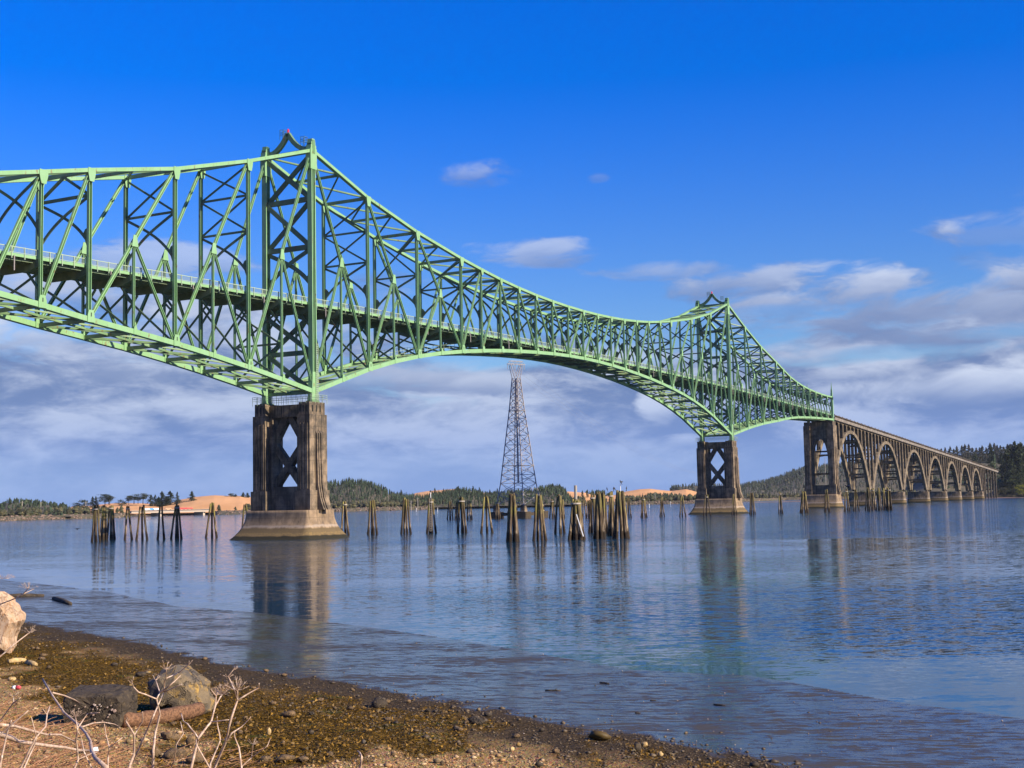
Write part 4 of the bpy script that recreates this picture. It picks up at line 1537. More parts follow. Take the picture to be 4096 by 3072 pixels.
bird('black cormorant sitting on top of the far left pile cluster', ontop(2, -.4, .5), 0, 1.1, .4, True)
bird('black cormorant drying its wings on the white perch post', ontop(31, .1, 1.2), 2, .8, 1.6, True)
for j, dx, lb in ((30, -.6, 'left of two black birds on the dark upright pile group'), (30, .5, 'right of two black birds on the dark upright pile group'),
                  (31, -.9, 'black bird on the left shoulder of the broad perch cluster'), (31, 1.0, 'black bird on the right shoulder of the broad perch cluster'),
                  (19, 0, 'small dark bird on the large dolphin before the pylon'), (48, 0, 'upright bird on the rightmost pile group under the arches'),
                  (40, 0, 'dark bird on the fan-shaped dolphin by the gothic pier')):
    bird(lb, ontop(j, dx, .2), 0, .75, rnd.uniform(0, 3), True)

# ------------------------------------------------------------------ power pylon
TX, TY = 206.9, 65.9
py = empty('transmission_tower', (TX, TY, 0))
tag(py, 'tall grey lattice power pylon standing in the water beyond the bridge arch', 'power pylon')
A0 = math.atan2(RH[1], RH[0]) + math.radians(12)
prof = [(4.4, 7.9), (12.06, 6.3), (18.1, 5.45), (25.4, 4.45), (32.0, 3.5), (37.2, 2.75), (43.0, 2.1), (48.6, 1.5)]


def tr(z): return float(np.interp(z, [p_[0] for p_ in prof], [p_[1] for p_ in prof]))
def tc(z, k, r=None):
    r = tr(z) if r is None else r
    a = A0 + k * math.pi / 2
    return np.array((r * math.cos(a), r * math.sin(a), z))


for k in range(4):
    mb = MB()
    for z0, z1 in zip([p_[0] for p_ in prof[:-1]], [p_[0] for p_ in prof[1:]]):
        mb.bar(tc(z0, k), tc(z1, k), .28, .28)
    mb.build('leg', M_galv, py)
lv = [4.6, 8.2, 12.06, 15.0, 18.1, 21.8, 25.4, 28.7, 32.0, 34.6, 37.2, 39.6, 42, 44.2, 46.4, 48.6]
for a, b in zip(lv[:-1], lv[1:]):
    for k in range(4):
        mb = MB()
        mb.bar(tc(a, k), tc(b, k + 1), .13, .13)
        mb.bar(tc(a, k + 1) + (.05, .05, 0), tc(b, k) + (.05, .05, 0), .13, .13)
        mb.bar(tc(b, k), tc(b, k + 1), .11, .11)
        if b < 30:
            m0 = (tc(a, k) + tc(b, k + 1)) / 2
            mb.bar(m0, (tc(a, k) + tc(b, k)) / 2, .06, .06)
            mb.bar(m0, (tc(a, k + 1) + tc(b, k + 1)) / 2, .06, .06)
        o = mb.build('lattice_panel', M_galv, py)
        o['kind'] = 'stuff'
CR = np.array((math.cos(A0 + .35), math.sin(A0 + .35), 0))
CN = np.array((-CR[1], CR[0], 0))
for s in (-1, 1):
    mb = MB()
    for q in (-.9, .9):
        mb.bar(CR * s * 1.1 + CN * q + (0, 0, 48.6), CR * s * 2.6 + CN * q * .6 + (0, 0, 53.6), .16, .16)
        mb.bar(CR * s * .2 + CN * q + (0, 0, 49.2), CR * s * 1.7 + CN * q * .6 + (0, 0, 53.6), .14, .14)
    for j in range(5):
        t0, t1 = j / 5, (j + 1) / 5
        for q in (-.9, .9):
            p0 = CR * s * (1.1 + 1.5 * t0) + CN * q * (1 - .4 * t0) + (0, 0, 48.6 + 5 * t0)
            p1 = CR * s * (.2 + 1.5 * t1) + CN * q * (1 - .4 * t1) + (0, 0, 49.2 + 4.4 * t1)
            mb.bar(p0, p1, .08, .08)
    mb.build('window_leg', M_galv, py)['kind'] = 'stuff'
mb = MB()
for q in (-.5, .5):
    for z in (53.6, 54.7):
        hw = 3.6 if z < 54 else 2.6
        mb.bar(-CR * hw + CN * q + (0, 0, z), CR * hw + CN * q + (0, 0, z), .16, .16)
    for j in range(8):
        xa = -3.2 + j * .8
        mb.bar(CR * xa + CN * q + (0, 0, 53.6 + (j % 2) * 1.1), CR * (xa + .8) + CN * q + (0, 0, 53.6 + ((j + 1) % 2) * 1.1), .09, .09)
mb.build('crossarm', M_galv, py)['kind'] = 'stuff'
for s in (-3.5, -.3, 3.5):
    MB().tube([CR * s + (0, 0, 53.5), CR * s + (0, 0, 51.8)], .09, 6).build('insulator', M_galv, py)
MB().tube([tc(4.6, 0) * 0 + (0, 0, 12.2), (0, 0, 48.0)], .32, 8).build('ladder_cage', M_galv, py)
for z in (18.15, 37.25):
    mb = MB()
    for k in range(4):
        mb.bar(tc(z, k, tr(z) + .2), tc(z, k + 1, tr(z) + .2), .7, .12, (0, 0, 1) if False else (RH[0], RH[1], 0))
    mb.build('platform', M_galv, py)
    mb = MB()
    for zz in (.6, 1.2):
        mb.bar(tc(z + zz, 2, tr(z) * .9), tc(z + zz, 3, tr(z) * .9), .08, .08)
    for j in range(5):
        p0 = tc(z, 2, tr(z) * .9) * (1 - j / 4) + tc(z, 3, tr(z) * .9) * j / 4
        mb.bar(p0, p0 + (0, 0, 1.2), .07, .07)
    mb.build('platform_rail', M_galv, py)['kind'] = 'stuff'
ft = empty('pylon_footing', (TX, TY, 0))
tag(ft, 'low concrete footing ring with four blocks carrying the power pylon', 'footing')
for k in range(4):
    c_ = tc(0, k, 7.9)
    MB().loft([rrect(c_[0] - 1.0, c_[0] + 1.0, c_[1] - 1.0, c_[1] + 1.0, 2.3, .3), rrect(c_[0] - .8, c_[0] + .8, c_[1] - .8, c_[1] + .8, 4.6, .3)]).build('pedestal', M_pier, ft)
    MB().loft([rrect(c_[0] - 2.0, c_[0] + 2.0, c_[1] - 2.0, c_[1] + 2.0, -1.5, .6), rrect(c_[0] - 2.0, c_[0] + 2.0, c_[1] - 2.0, c_[1] + 2.0, 2.29, .6)]).build('footing_block', M_block, ft)
    a_, b_2 = tc(1.4, k, 7.6), tc(1.4, k + 1, 7.6)
    MB().bar(a_ + (b_2 - a_) * .18, a_ + (b_2 - a_) * .82, 1.2, 1.0).build('tie_beam', M_block, ft)
for s, lb in ((-3.5, 'left'), (-.3, 'middle'), (3.5, 'right')):
    mb = MB()
    p0 = np.array((TX, TY, 51.75)) + CR * s
    far = np.array((TX, TY, 30.0)) + np.array((1.0, .25, 0)) / 1.03 * 900 + CR * s
    n = 16
    pts = [p0 + (far - p0) * (q / n) - np.array((0, 0, 60 * (q / n) * (1 - q / n))) for q in range(n + 1)]
    o = mb.tube(pts, .022, 4).build('power_cable', M_galv)
    tag(o, f'{lb} thin power cable sagging away from the pylon to the right', 'power cable', 'cables strung from the pylon')

# ------------------------------------------------------------------ far shore
def tree_small(R, h, w, kind):
    """low-poly conifer, returns verts, faces (all triangles)"""
    V, F = [], []
    tiers = 4
    for t in range(tiers):
        z0 = h * (.08 + .22 * t); z1 = h * min(1.0, .42 + .22 * t + .06)
        rr_ = w / 2 * (1 - .21 * t) if kind == 0 else w / 2 * math.sin(math.pi * (.32 + .17 * t)) ** .8
        b = len(V); n = 6
        a0 = R.uniform(0, 6)
        ox, oy = R.uniform(-.06, .06) * w, R.uniform(-.06, .06) * w
        for k in range(n):
            a = a0 + 2 * math.pi * k / n
            q = rr_ * R.uniform(.62, 1.22)
            V.append((ox + q * math.cos(a), oy + q * math.sin(a), z0 + R.uniform(-.05, .05) * h))
        V.append((ox, oy, z1))
        for k in range(n):
            F.append((b + k, b + (k + 1) % n, b + n))
    return np.array(V), np.array(F)


_tv = [tree_small(random.Random(k), 1.0, .46 if k < 4 else .7, 0 if k < 4 else 1) for k in range(8)]


def forest_mesh(name, P_, Hs, Ws, mat, kinds=None):
    Vs, Fs, o = [], [], 0
    for j in range(len(P_)):
        k = nr.randint(0, 8) if kinds is None else nr.choice(kinds)
        v, f = _tv[k]
        a = nr.uniform(0, 6.28); c, s = math.cos(a), math.sin(a)
        q = v * (Ws[j] * 1.5, Ws[j] * 1.5, Hs[j] * 1.08)
        q = np.stack([q[:, 0] * c - q[:, 1] * s, q[:, 0] * s + q[:, 1] * c, q[:, 2]], 1) + P_[j]
        Vs.append(q); Fs.append(f + o); o += len(v)
    return mesh_np(name, np.vstack(Vs), np.vstack(Fs), mat)


def ridge(name, pts, D, front, back, mat, drop=0.0, rough=1.2, z0=1.6, nu=220, power=.75, seed=3):
    """terrain body whose skyline follows pts (u, v) at depth D; returns height function"""
    us = np.array([p_[0] for p_ in pts], float); vs = np.array([p_[1] for p_ in pts], float)
    U_ = np.linspace(us[0], us[-1], nu)
    zr = np.array([zof(u, np.interp(u, us, vs), D) - drop for u in U_])
    T = np.linspace(-1, 1, 25)
    def height(u, t):
        zt = np.interp(u, U_, zr)
        e = np.clip((u - us[0]) / 12, 0, 1) * np.clip((us[-1] - u) / 12, 0, 1)
        prof = np.cos(np.clip(t, -1, 1) * math.pi / 2) ** power
        dd = D + np.where(t < 0, t * front, t * back)
        n = fbm(u / 30.0 + seed, dd / 40.0, 4, seed) - .5
        return z0 + (np.maximum(zt - z0, 0.2)) * prof * np.maximum(e, .02) + n * rough * prof * (1 - .75 * np.exp(-(t * 6) ** 2)), dd
    V = []
    for u in U_:
        for t in T:
            z, dd = height(np.array(u), np.array(t))
            g = gnd(u, float(dd)); V.append((g[0], g[1], float(z)))
    n, m = len(U_), len(T)
    i = np.arange(n - 1)[:, None] * m + np.arange(m - 1)[None, :]
    F = np.stack([i, i + m, i + m + 1, i + 1], -1).reshape(-1, 4)
    o = link(name, mesh_np(name, V, F, mat, True))
    tag(o, kind='structure')
    return height, us, vs


def scatter(height, u0, u1, D, front, back, n, hpx, wr=.42, tmin=-1, tmax=.15, mask=None):
    P_, H_, W_ = [], [], []
    tries = 0
    while len(P_) < n and tries < n * 12:
        tries += 1
        u = nr.uniform(u0, u1); t = nr.uniform(tmin, tmax)
        if mask is not None and not mask(u, t): continue
        z, dd = height(np.array(u), np.array(t))
        g = gnd(u, float(dd))
        h = nr.uniform(.6, 1.1) * hpx * float(dd) / FPX
        if t > -.05: h *= .85
        P_.append((g[0], g[1], float(z) - .4)); H_.append(h); W_.append(h * wr * nr.uniform(.7, 1.3))
    return P_, H_, W_


# the strip of land behind the water, with its rocky edge
SH = [(-1500, 700), (-400, 730), (0, 742), (400, 812), (480, 830), (515, 925), (840, 940), (870, 905), (950, 905), (1400, 961), (2150, 1115), (2773, 1100), (3142, 1380), (3500, 1380), (3700, 1330), (3860, 1210), (3960, 1165), (4096, 1130), (4600, 1080), (5600, 980)]
su = np.array([a for a, _ in SH], float); sd = np.array([b for _, b in SH], float)


def shore_D(u): return float(np.interp(u, su, sd))


US = np.linspace(-1500, 5600, 700)
rows = [(-30, -1.5), (0, .05), (4, .9), (9, 2.2), (16, 2.6), (60, 2.8), (300, 2.6), (1500, 2.0), (6000, 1.0)]
V = []
for u in US:
    for dd, z in rows:
        D = shore_D(u) + dd + (vnoise(u / 23.0, dd, 3) - .5) * (6 if dd < 20 else 0)
        g = gnd(u, float(D)); V.append((g[0], g[1], z + (float(vnoise(u / 9.0, dd * 3.1, 8)) - .5) * (.8 if 0 < dd < 20 else 0)))
n, m = len(US), len(rows)
i = np.arange(n - 1)[:, None] * m + np.arange(m - 1)[None, :]
F = np.stack([i, i + m, i + m + 1, i + 1], -1).reshape(-1, 4)
tag(link('far_shore', mesh_np('far_shore', V, F, M_soil, True)), kind='structure')
# boulders along that edge
ico = None


def ico_mesh(sub, seed, amp, squash=(1, 1, 1), flat=0.0):
    import bmesh
    bm = bmesh.new()
    bmesh.ops.create_icosphere(bm, subdivisions=sub, radius=1.0)
    R = random.Random(seed)
    planes = [(Vector((R.gauss(0, 1), R.gauss(0, 1), R.gauss(0, 1))).normalized(), R.uniform(.62, .92)) for _ in range(14)]
    for v in bm.verts:
        c = v.co
        for nn, d_ in planes:
            q = c.dot(nn)
            if q > d_: c -= nn * (q - d_) * .92
        c += c.normalized() * (float(vnoise(c.x * 2.3 + seed, c.y * 2.3 + c.z * 3.1, seed)) - .5) * amp
        c.x *= squash[0]; c.y *= squash[1]; c.z *= squash[2]
    V_ = np.array([v.co[:] for v in bm.verts]); F_ = np.array([[v.index for v in f.verts] for f in bm.faces])
    bm.free()
    return V_, F_


_rk = [ico_mesh(1, k, .25) for k in range(6)]


def scatter_rocks(name, P_, S_, mat, sq=.7, kind='stuff', label=None, cat=None, base=_rk):
    Vs, Fs, o = [], [], 0
    for j in range(len(P_)):
        v, f = base[nr.randint(0, len(base))]
        a = nr.uniform(0, 6.28); c, s = math.cos(a), math.sin(a)
        q = v * (S_[j], S_[j] * nr.uniform(.6, 1), S_[j] * sq * nr.uniform(.6, 1.1))
        q = np.stack([q[:, 0] * c - q[:, 1] * s, q[:, 0] * s + q[:, 1] * c, q[:, 2]], 1) + P_[j]
        Vs.append(q); Fs.append(f + o); o += len(v)
    ob = link(name, mesh_np(name, np.vstack(Vs), np.vstack(Fs), mat))
    tag(ob, label, cat, kind=kind)
    return ob


PR, SR = [], []
for _ in range(2600):
    u = nr.uniform(-100, 3700)
    D = shore_D(u) + nr.uniform(0, 13)
    g = gnd(u, D)
    PR.append((g[0], g[1], (D - shore_D(u)) * .2 + .1)); SR.append(nr.uniform(.5, 1.3))
scatter_rocks('shore_boulders', PR, SR, M_revet, label='band of tumbled rocks along the far waterline', cat='rocks')

# dunes
h1, _, _ = ridge('sand_dune', [(270, 2030), (300, 2025), (370, 2022), (440, 2014), (500, 2012), (570, 2013), (640, 2018), (700, 2008), (725, 1998), (780, 1988), (860, 1981), (900, 1983), (960, 1984), (1020, 1990), (1120, 2000), (1250, 2010)], 1080, 150, 200, M_dune)
h2, _, _ = ridge('sand_dune', [(1640, 1985), (1660, 1973), (1700, 1966), (1740, 1962), (1790, 1958), (1825, 1956), (1860, 1962), (1900, 1968), (1960, 1972), (2010, 1985)], 1500, 150, 200, M_dune)
h3, _, _ = ridge('sand_dune', [(2255, 1985), (2268, 1966), (2290, 1967), (2340, 1971), (2370, 1980), (2420, 1985), (2470, 1978), (2500, 1967), (2560, 1957), (2600, 1955), (2640, 1960), (2690, 1964), (2720, 1960), (2745, 1957), (2790, 1968), (2830, 1985)], 1330, 120, 200, M_dune, nu=260)

# wooded hills (terrain under the trees)
def hill(pts, D, front, back, hpx, n, mat, label, wr=.42, drop_f=.8, nu=160, tmax=.12, tmin=-1, kinds=None):
    drop = hpx * D / FPX * drop_f
    hf, us, vs = ridge('wooded_hill', pts, D, front, back, M_soil, drop=drop, nu=nu)
    P_, H_, W_ = scatter(hf, us[0] + 4, us[-1] - 4, D, front, back, n, hpx, wr, tmin, tmax)
    o = link('forest', forest_mesh('forest', P_, H_, W_, mat, kinds))
    tag(o, label, 'forest', kind='stuff')
    return hf


hill([(-400, 2010), (-200, 2000), (-60, 2004), (0, 2014), (25, 1995), (75, 1993), (120, 1996), (200, 2004), (250, 2011), (276, 2022), (290, 2040)], 900, 110, 150, 22, 620, M_folfar, 'dark pine wood on the low point at far left', .55)
hill([(1180, 1950), (1250, 1935), (1312, 1926), (1340, 1921), (1395, 1914), (1450, 1919), (1500, 1931), (1535, 1944), (1560, 1960), (1580, 1973), (1605, 1970), (1650, 1976), (1690, 1980), (1730, 1968), (1790, 1960), (1830, 1952), (1893, 1953),
      (1940, 1968), (1990, 1966), (2050, 1960), (2120, 1955), (2160, 1946), (2200, 1938), (2240, 1940), (2262, 1955), (2285, 1985), (2300, 2000)], 1220, 190, 160, 26, 2500, M_folfar, 'dense conifer wood between the near pier and the pale dunes', .40, nu=320, kinds=[0, 1, 2, 3, 0, 1, 2, 3, 5])
hill([(2330, 1985), (2345, 1966), (2380, 1958), (2420, 1962), (2450, 1978), (2480, 1990)], 1400, 90, 100, 20, 160, M_folfar, 'clump of dark trees between the two pale dunes')
hill([(2670, 1965), (2690, 1940), (2730, 1933), (2780, 1931), (2830, 1930), (2900, 1934), (2960, 1940)], 1700, 90, 200, 16, 280, M_folblue, 'far trees crowning the dune left of the mid-bay pier')
hill([(2520, 1998), (2550, 1984), (2580, 1972), (2640, 1969), (2700, 1972), (2725, 1975), (2760, 1990), (2790, 2000)], 1210, 70, 60, 18, 330, M_folfar, 'low dark trees in front of the long dune')
hill([(2860, 1960), (2920, 1945), (2967, 1936), (3000, 1928), (3060, 1921), (3090, 1908), (3120, 1903), (3150, 1890), (3180, 1878), (3220, 1868), (3290, 1860), (3360, 1853), (3400, 1848), (3518, 1838), (3620, 1832), (3720, 1826), (3850, 1822), (4096, 1815), (4500, 1800)],
     2050, 620, 300, 20, 5200, M_folblue, 'forested hillside behind the arch viaduct', .45, nu=260, tmax=.1, kinds=[0, 1, 2, 3, 0, 1, 2, 3, 6])
# shrubs along the far banks
P_, H_, W_ = [], [], []
for _ in range(1500):
    u = nr.uniform(-300, 3700)
    if 2300 < u < 2500 and nr.rand() < .5: continue
    if 440 < u < 980 and nr.rand() < .93: continue
    g = gnd(u, shore_D(u) + nr.uniform(14, 60)); h = nr.uniform(2, 5.5) * (1.15 if u > 1300 else 1)
    P_.append((g[0], g[1], 2.2)); H_.append(h); W_.append(h * .8)
tag(link('shrubs', forest_mesh('shrubs', P_, H_, W_, M_bush, [4, 5, 6, 7])), 'olive brown scrub along the top of the far bank', 'scrub', kind='stuff')


ORD = ['first', 'second', 'third', 'fourth', 'fifth', 'sixth', 'seventh', 'eighth', 'ninth', 'tenth', 'eleventh', 'twelfth', 'thirteenth', 'fourteenth', 'fifteenth', 'sixteenth', 'seventeenth', 'eighteenth', 'nineteenth', 'twentieth', 'twenty-first', 'twenty-second', 'twenty-third', 'twenty-fourth', 'twenty-fifth', 'twenty-sixth']


# individually visible trees
def tree_mesh(seed, kind):
    """unit height tree. kind: 'spruce','pine','round'"""
    R = np.random.RandomState(seed)
    Vs, Fs, o = [], [], 0
    if kind == 'spruce': nb = 46; per = 44
    elif kind == 'pine': nb = 26; per = 46
    else: nb = 26; per = 52
    for b in range(nb):
        if kind == 'spruce':
            t = (b + R.uniform(0, 1)) / nb
            z0 = .10 + .88 * t
            rad = .29 * (1 - t) ** .75 * R.uniform(.55, 1.15) + .01
            a = R.uniform(0, 6.28)
            cx, cy = math.cos(a) * rad * .55, math.sin(a) * rad * .55
            ex, ey, ez = rad * .62, rad * .42, .035 + .02 * (1 - t)
            droop = -.10
        elif kind == 'pine':
            t = R.uniform(.42, .95); z0 = t
            rad = .26 * math.sin(math.pi * (t - .30) / .75) ** .6
            a = R.uniform(0, 6.28); q = R.uniform(.2, .9)
            cx, cy = math.cos(a) * rad * q, math.sin(a) * rad * q
            ex, ey, ez = .13, .10, .055; droop = .02
        else:
            t = R.uniform(.1, .93); z0 = t
            rad = .34 * math.sin(math.pi * (t * .8 + .12)) ** .7
            a = R.uniform(0, 6.28); q = R.uniform(.3, .85)
            cx, cy = math.cos(a) * rad * q, math.sin(a) * rad * q
            ex, ey, ez = .15, .12, .09; droop = 0
        p = R.normal(size=(per, 3)) * .5
        p = p * (ex, ey, ez)
        c, s = math.cos(a), math.sin(a)
        x = p[:, 0] * c - p[:, 1] * s + cx; y = p[:, 0] * s + p[:, 1] * c + cy
        z = z0 + p[:, 2] + droop * (np.hypot(x, y) / .3)
        cen = np.stack([x, y, z], 1)
        sz = .021 if kind == 'spruce' else .027
        d1 = R.normal(size=(per, 3)); d1 /= np.linalg.norm(d1, axis=1)[:, None]
        d2 = R.normal(size=(per, 3)); d2 /= np.linalg.norm(d2, axis=1)[:, None]
        s1 = sz * R.uniform(.7, 1.6, (per, 1))
        q4 = np.stack([cen - d1 * s1, cen + d2 * s1 * .8, cen + d1 * s1], 1).reshape(-1, 3)
        Vs.append(q4); Fs.append(np.arange(per * 3).reshape(-1, 3) + o); o += per * 3
    me = mesh_np('crown', np.vstack(Vs), np.vstack(Fs), M_fol)
    mb = MB()
    top = .95 if kind == 'spruce' else .8
    mb.tube([(0, 0, -.03), (0, 0, .3), (.005, .003, .6), (0, 0, top)], [.022, .016, .010, .003], 6)
    for b in range(10 if kind != 'spruce' else 16):
        z0 = (.14 + .05 * b) if kind == 'spruce' else R.uniform(.3, .75)
        a = R.uniform(0, 6.28); l = .19 * (1 - z0) ** .6 if kind == 'spruce' else .2
        mb.tube([(0, 0, z0), (math.cos(a) * l, math.sin(a) * l, z0 + (.0 if kind == 'spruce' else .1))], [.006, .002], 4)
    tm = mesh('trunk', mb.V, mb.F, M_bark)
    return me, tm


TM = {k: [tree_mesh(s * 7 + j, k) for s in range(3)] for j, k in enumerate(('spruce', 'pine', 'round'))}
TMB = {}


def tree(u, vtop, vbase, D, kind, label, group=None, name='conifer_tree', cat='tree', wide=1.0, mat=None):
    z0 = zof(u, vbase, D); h = (vbase - vtop) * D / FPX
    g = gnd(u, D, z0)
    root = empty(name, tuple(g))
    tag(root, label, cat, group)
    cm, tm = TM[kind][rnd.randrange(3)]
    if mat is not None:
        key = (cm.name, mat.name)
        if key not in TMB:
            c2 = cm.copy(); c2.materials.clear(); c2.materials.append(mat); TMB[key] = c2
        cm = TMB[key]
    a = rnd.uniform(0, 6.28)
    for nm, me in (('crown', cm), ('trunk', tm)):
        o = link(nm, me, root)
        o.scale = (h * wide, h * wide, h)
        o.rotation_euler.z = a
    return root


LT = [(308, 2013, 2054, 'round', 1.1, 'round dark tree at the left foot of the dunes'), (343, 2003, 2054, 'round', 1.2, 'bushy tree with a pole in front, left of the pile cluster'),
      (371, 1991, 2040, 'spruce', .8, 'thin pointed conifer left of two behind the left pile cluster'), (383, 1991, 2040, 'spruce', .8, 'thin pointed conifer right of two behind the left pile cluster'),
      (420, 1981, 2030, 'pine', 1.2, 'tall open pine behind the left pile cluster'), (439, 1985, 2020, 'pine', 1.0, 'sparse pine just right of the left pile cluster'),
      (487, 2001, 2046, 'round', .9, 'compact dark tree alone on the orange dune'), (514, 1989, 2018, 'pine', .8, 'narrow pine at the left of the dune-top row'),
      (536, 1982, 2016, 'pine', 1.5, 'flat-topped umbrella pine on the dune crest'), (552, 1990, 2016, 'pine', 1.0, 'short pine between the umbrella pine and the round one'),
      (572, 1977, 2016, 'pine', 1.2, 'round-headed pine at the right end of the dune-top row'), (603, 1984, 2038, 'spruce', 1.0, 'first dark conifer of the tall clump behind the road bridge'),
      (620, 1985, 2038, 'spruce', .9, 'second dark conifer of the tall clump behind the road bridge'), (634, 1992, 2040, 'spruce', 1.0, 'third, shorter conifer of the tall clump'),
      (648, 1972, 2043, 'spruce', 1.1, 'tall conifer in the middle of the clump behind the road bridge'), (666, 1990, 2043, 'spruce', 1.1, 'conifer filling the gap between the two tallest'),
      (681, 1970, 2043, 'spruce', 1.2, 'tallest and widest conifer of the clump on the dune'), (709, 1973, 2014, 'spruce', .7, 'lone thin spire tree on the dune edge right of the clump'),
      (718, 2003, 2024, 'round', 1.6, 'low bush under the lone spire tree'), (767, 1971, 2036, 'spruce', 1.0, 'spire-topped conifer in the hollow of the big dune'),
      (756, 2005, 2036, 'round', 1.6, 'dark rounded bush left under the hollow conifer'), (776, 2003, 2038, 'round', 1.5, 'dark rounded bush right under the hollow conifer'),
      (829, 2013, 2042, 'spruce', 1.2, 'small dark conifer at the dune foot left of the three-pile dolphin'), (867, 2007, 2044, 'spruce', 1.2, 'first small conifer right behind the three-pile dolphin'),
      (887, 2012, 2044, 'spruce', 1.3, 'second small conifer right behind the three-pile dolphin'), (895, 2024, 2044, 'spruce', 1.2, 'smallest conifer at the dune foot'),
      (910, 1985, 2001, 'round', 1.1, 'small tree alone on the crest of the big dune'), (926, 1977, 2006, 'pine', 1.0, 'leftmost of the crest trees near the big pier'),
      (944, 1981, 2010, 'spruce', 1.1, 'second of the crest trees near the big pier'), (959, 1984, 2013, 'round', 1.0, 'third of the crest trees near the big pier'),
      (972, 1974, 2018, 'spruce', 1.0, 'tallest of the crest trees near the big pier'), (990, 1976, 2022, 'spruce', 1.0, 'crest tree touching the left edge of the big pier')]
for u, vt, vb, kd, wd, lb in LT:
    tree(u, vt - 5, vb, 1000 if u < 900 else 1040, kd, lb, 'trees on the left dunes', wide=wd * 1.75, mat=M_folfar)
for j, (u, vt) in enumerate(sorted(((1835, 1944), (1893, 1943), (1918, 1949), (1590, 1966), (1605, 1958), (1740, 1952), (1775, 1954), (1990, 1953), (2045, 1953), (2098, 1956), (2170, 1940), (2212, 1933), (2238, 1936), (2262, 1950), (1960, 1958), (1342, 1916), (1398, 1908), (1446, 1913)))):
    tree(u, vt, vt + 30, 1160, 'spruce', ORD[j] + ' from the left of the conifers rising above the wood across the bay', 'tall conifers rising above the wood across the bay', wide=1.25, mat=M_folfar)
for j, (u, vt) in enumerate(((1700, 1985), (1840, 1972), (2330, 1962), (2350, 1958), (2400, 1960))):
    tree(u, vt, vt + 34, 1170, 'spruce', ORD[j] + ' from the left of the conifers against pale sand across the bay', 'conifers against the pale sand across the bay', wide=1.2, mat=M_folfar)
M_folhaze = mat_noise('haze_tinted_conifers', ((0.045, 0.055, 0.05), (0.075, 0.08, 0.062), (0.12, 0.09, 0.065)), 0.1, 0.9, 0.0)  # distance haze painted into the needles as a grey-blue tone
BT = [(3758, 1797), (3774, 1795), (3788, 1791), (3808, 1787), (3822, 1796), (3835, 1786), (3856, 1783), (3868, 1778), (3884, 1779), (3898, 1790), (3912, 1791), (3926, 1790), (3937, 1783), (3952, 1790), (3969, 1773), (3986, 1774), (3998, 1780), (4011, 1782), (4024, 1786), (4040, 1776), (4052, 1775),
      (4070, 1776), (4090, 1770), (4120, 1776), (4150, 1780), (4190, 1772)]
for j, (u, vt) in enumerate(BT):
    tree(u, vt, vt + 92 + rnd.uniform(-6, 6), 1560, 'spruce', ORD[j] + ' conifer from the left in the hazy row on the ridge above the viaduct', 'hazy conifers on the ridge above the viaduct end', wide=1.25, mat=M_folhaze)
FT = [(3906, 1810, 1900, 1330, 'broad dark conifer just behind the viaduct rail', 1.3), (3972, 1786, 1950, 1290, 'layered dark spruce behind the end of the viaduct', 1.25),
      (4012, 1815, 1978, 1150, 'leftmost tree of the dark wood at the right edge', 1.35), (4030, 1798, 1978, 1140, 'tall tree second from left in the right-edge wood', 1.25),
      (4046, 1782, 1978, 1135, 'tall tree of the right-edge wood with a ragged tip', 1.25), (4066, 1766, 1977, 1125, 'tallest spruce at the right edge of the view', 1.2),
      (4082, 1775, 1976, 1120, 'spruce close behind the tallest one at the right edge', 1.2), (4097, 1772, 1975, 1120, 'spruce cut by the right edge of the view', 1.2),
      (4056, 1840, 1978, 1105, 'lower olive tree in front of the tallest spruce', 1.4), (4085, 1850, 1978, 1105, 'lower tree at the very right, above the yellow bush', 1.4)]
for u, vt, vb, D, lb, wd in FT:
    tree(u, vt, vb, D, 'spruce', lb, 'dark conifers by the viaduct end', wide=wd * .85)
for u, vt, kd_, mt, lb in ((4080, 1938, 'round', M_bushy, 'yellow-green bush on the right shore'), (4055, 1948, 'round', M_bush, 'brown bush left of the yellow one'), (4020, 1945, 'round', M_bush, 'dark brush at the foot of the viaduct end'),
                           (3992, 1950, 'round', M_bush, 'scrub patch beside the last viaduct column'), (4100, 1944, 'round', M_bush, 'olive bush cut by the right edge')):
    tree(u, vt, 1978, 1090, kd_, lb, 'bushes on the right shore', 'bush', 'bush', 1.6, mt)
# hill under the ridge trees on the right, and the abutment knoll
ridge('ridge_hill', [(3640, 1960), (3700, 1890), (3760, 1868), (3850, 1858), (3950, 1852), (4096, 1850), (4400, 1845)], 1600, 260, 200, M_soil, nu=90)
ridge('shore_knoll', [(3935, 1985), (3975, 1962), (4000, 1948), (4040, 1940), (4100, 1938), (4300, 1930)], 1180, 60, 120, M_soil, nu=90, z0=.6)
P_, H_, W_ = [], [], []
for _ in range(900):
    u = nr.uniform(3700, 4400); D = nr.uniform(1360, 1560)
    g = gnd(u, D); zz = max(3, (D - 1340) / 260 * 26)
    h = nr.uniform(8, 17); P_.append((g[0], g[1], zz)); H_.append(h); W_.append(h * .45)
for _ in range(260):
    u = nr.uniform(3985, 4400); D = nr.uniform(1125, 1190)
    g = gnd(u, D); h = nr.uniform(5, 14); P_.append((g[0], g[1], 2)); H_.append(h); W_.append(h * .55)
tag(link('undergrowth', forest_mesh('undergrowth', P_, H_, W_, M_folfar)), 'dark undergrowth filling the right shore below the tall conifers', 'undergrowth', kind='stuff')
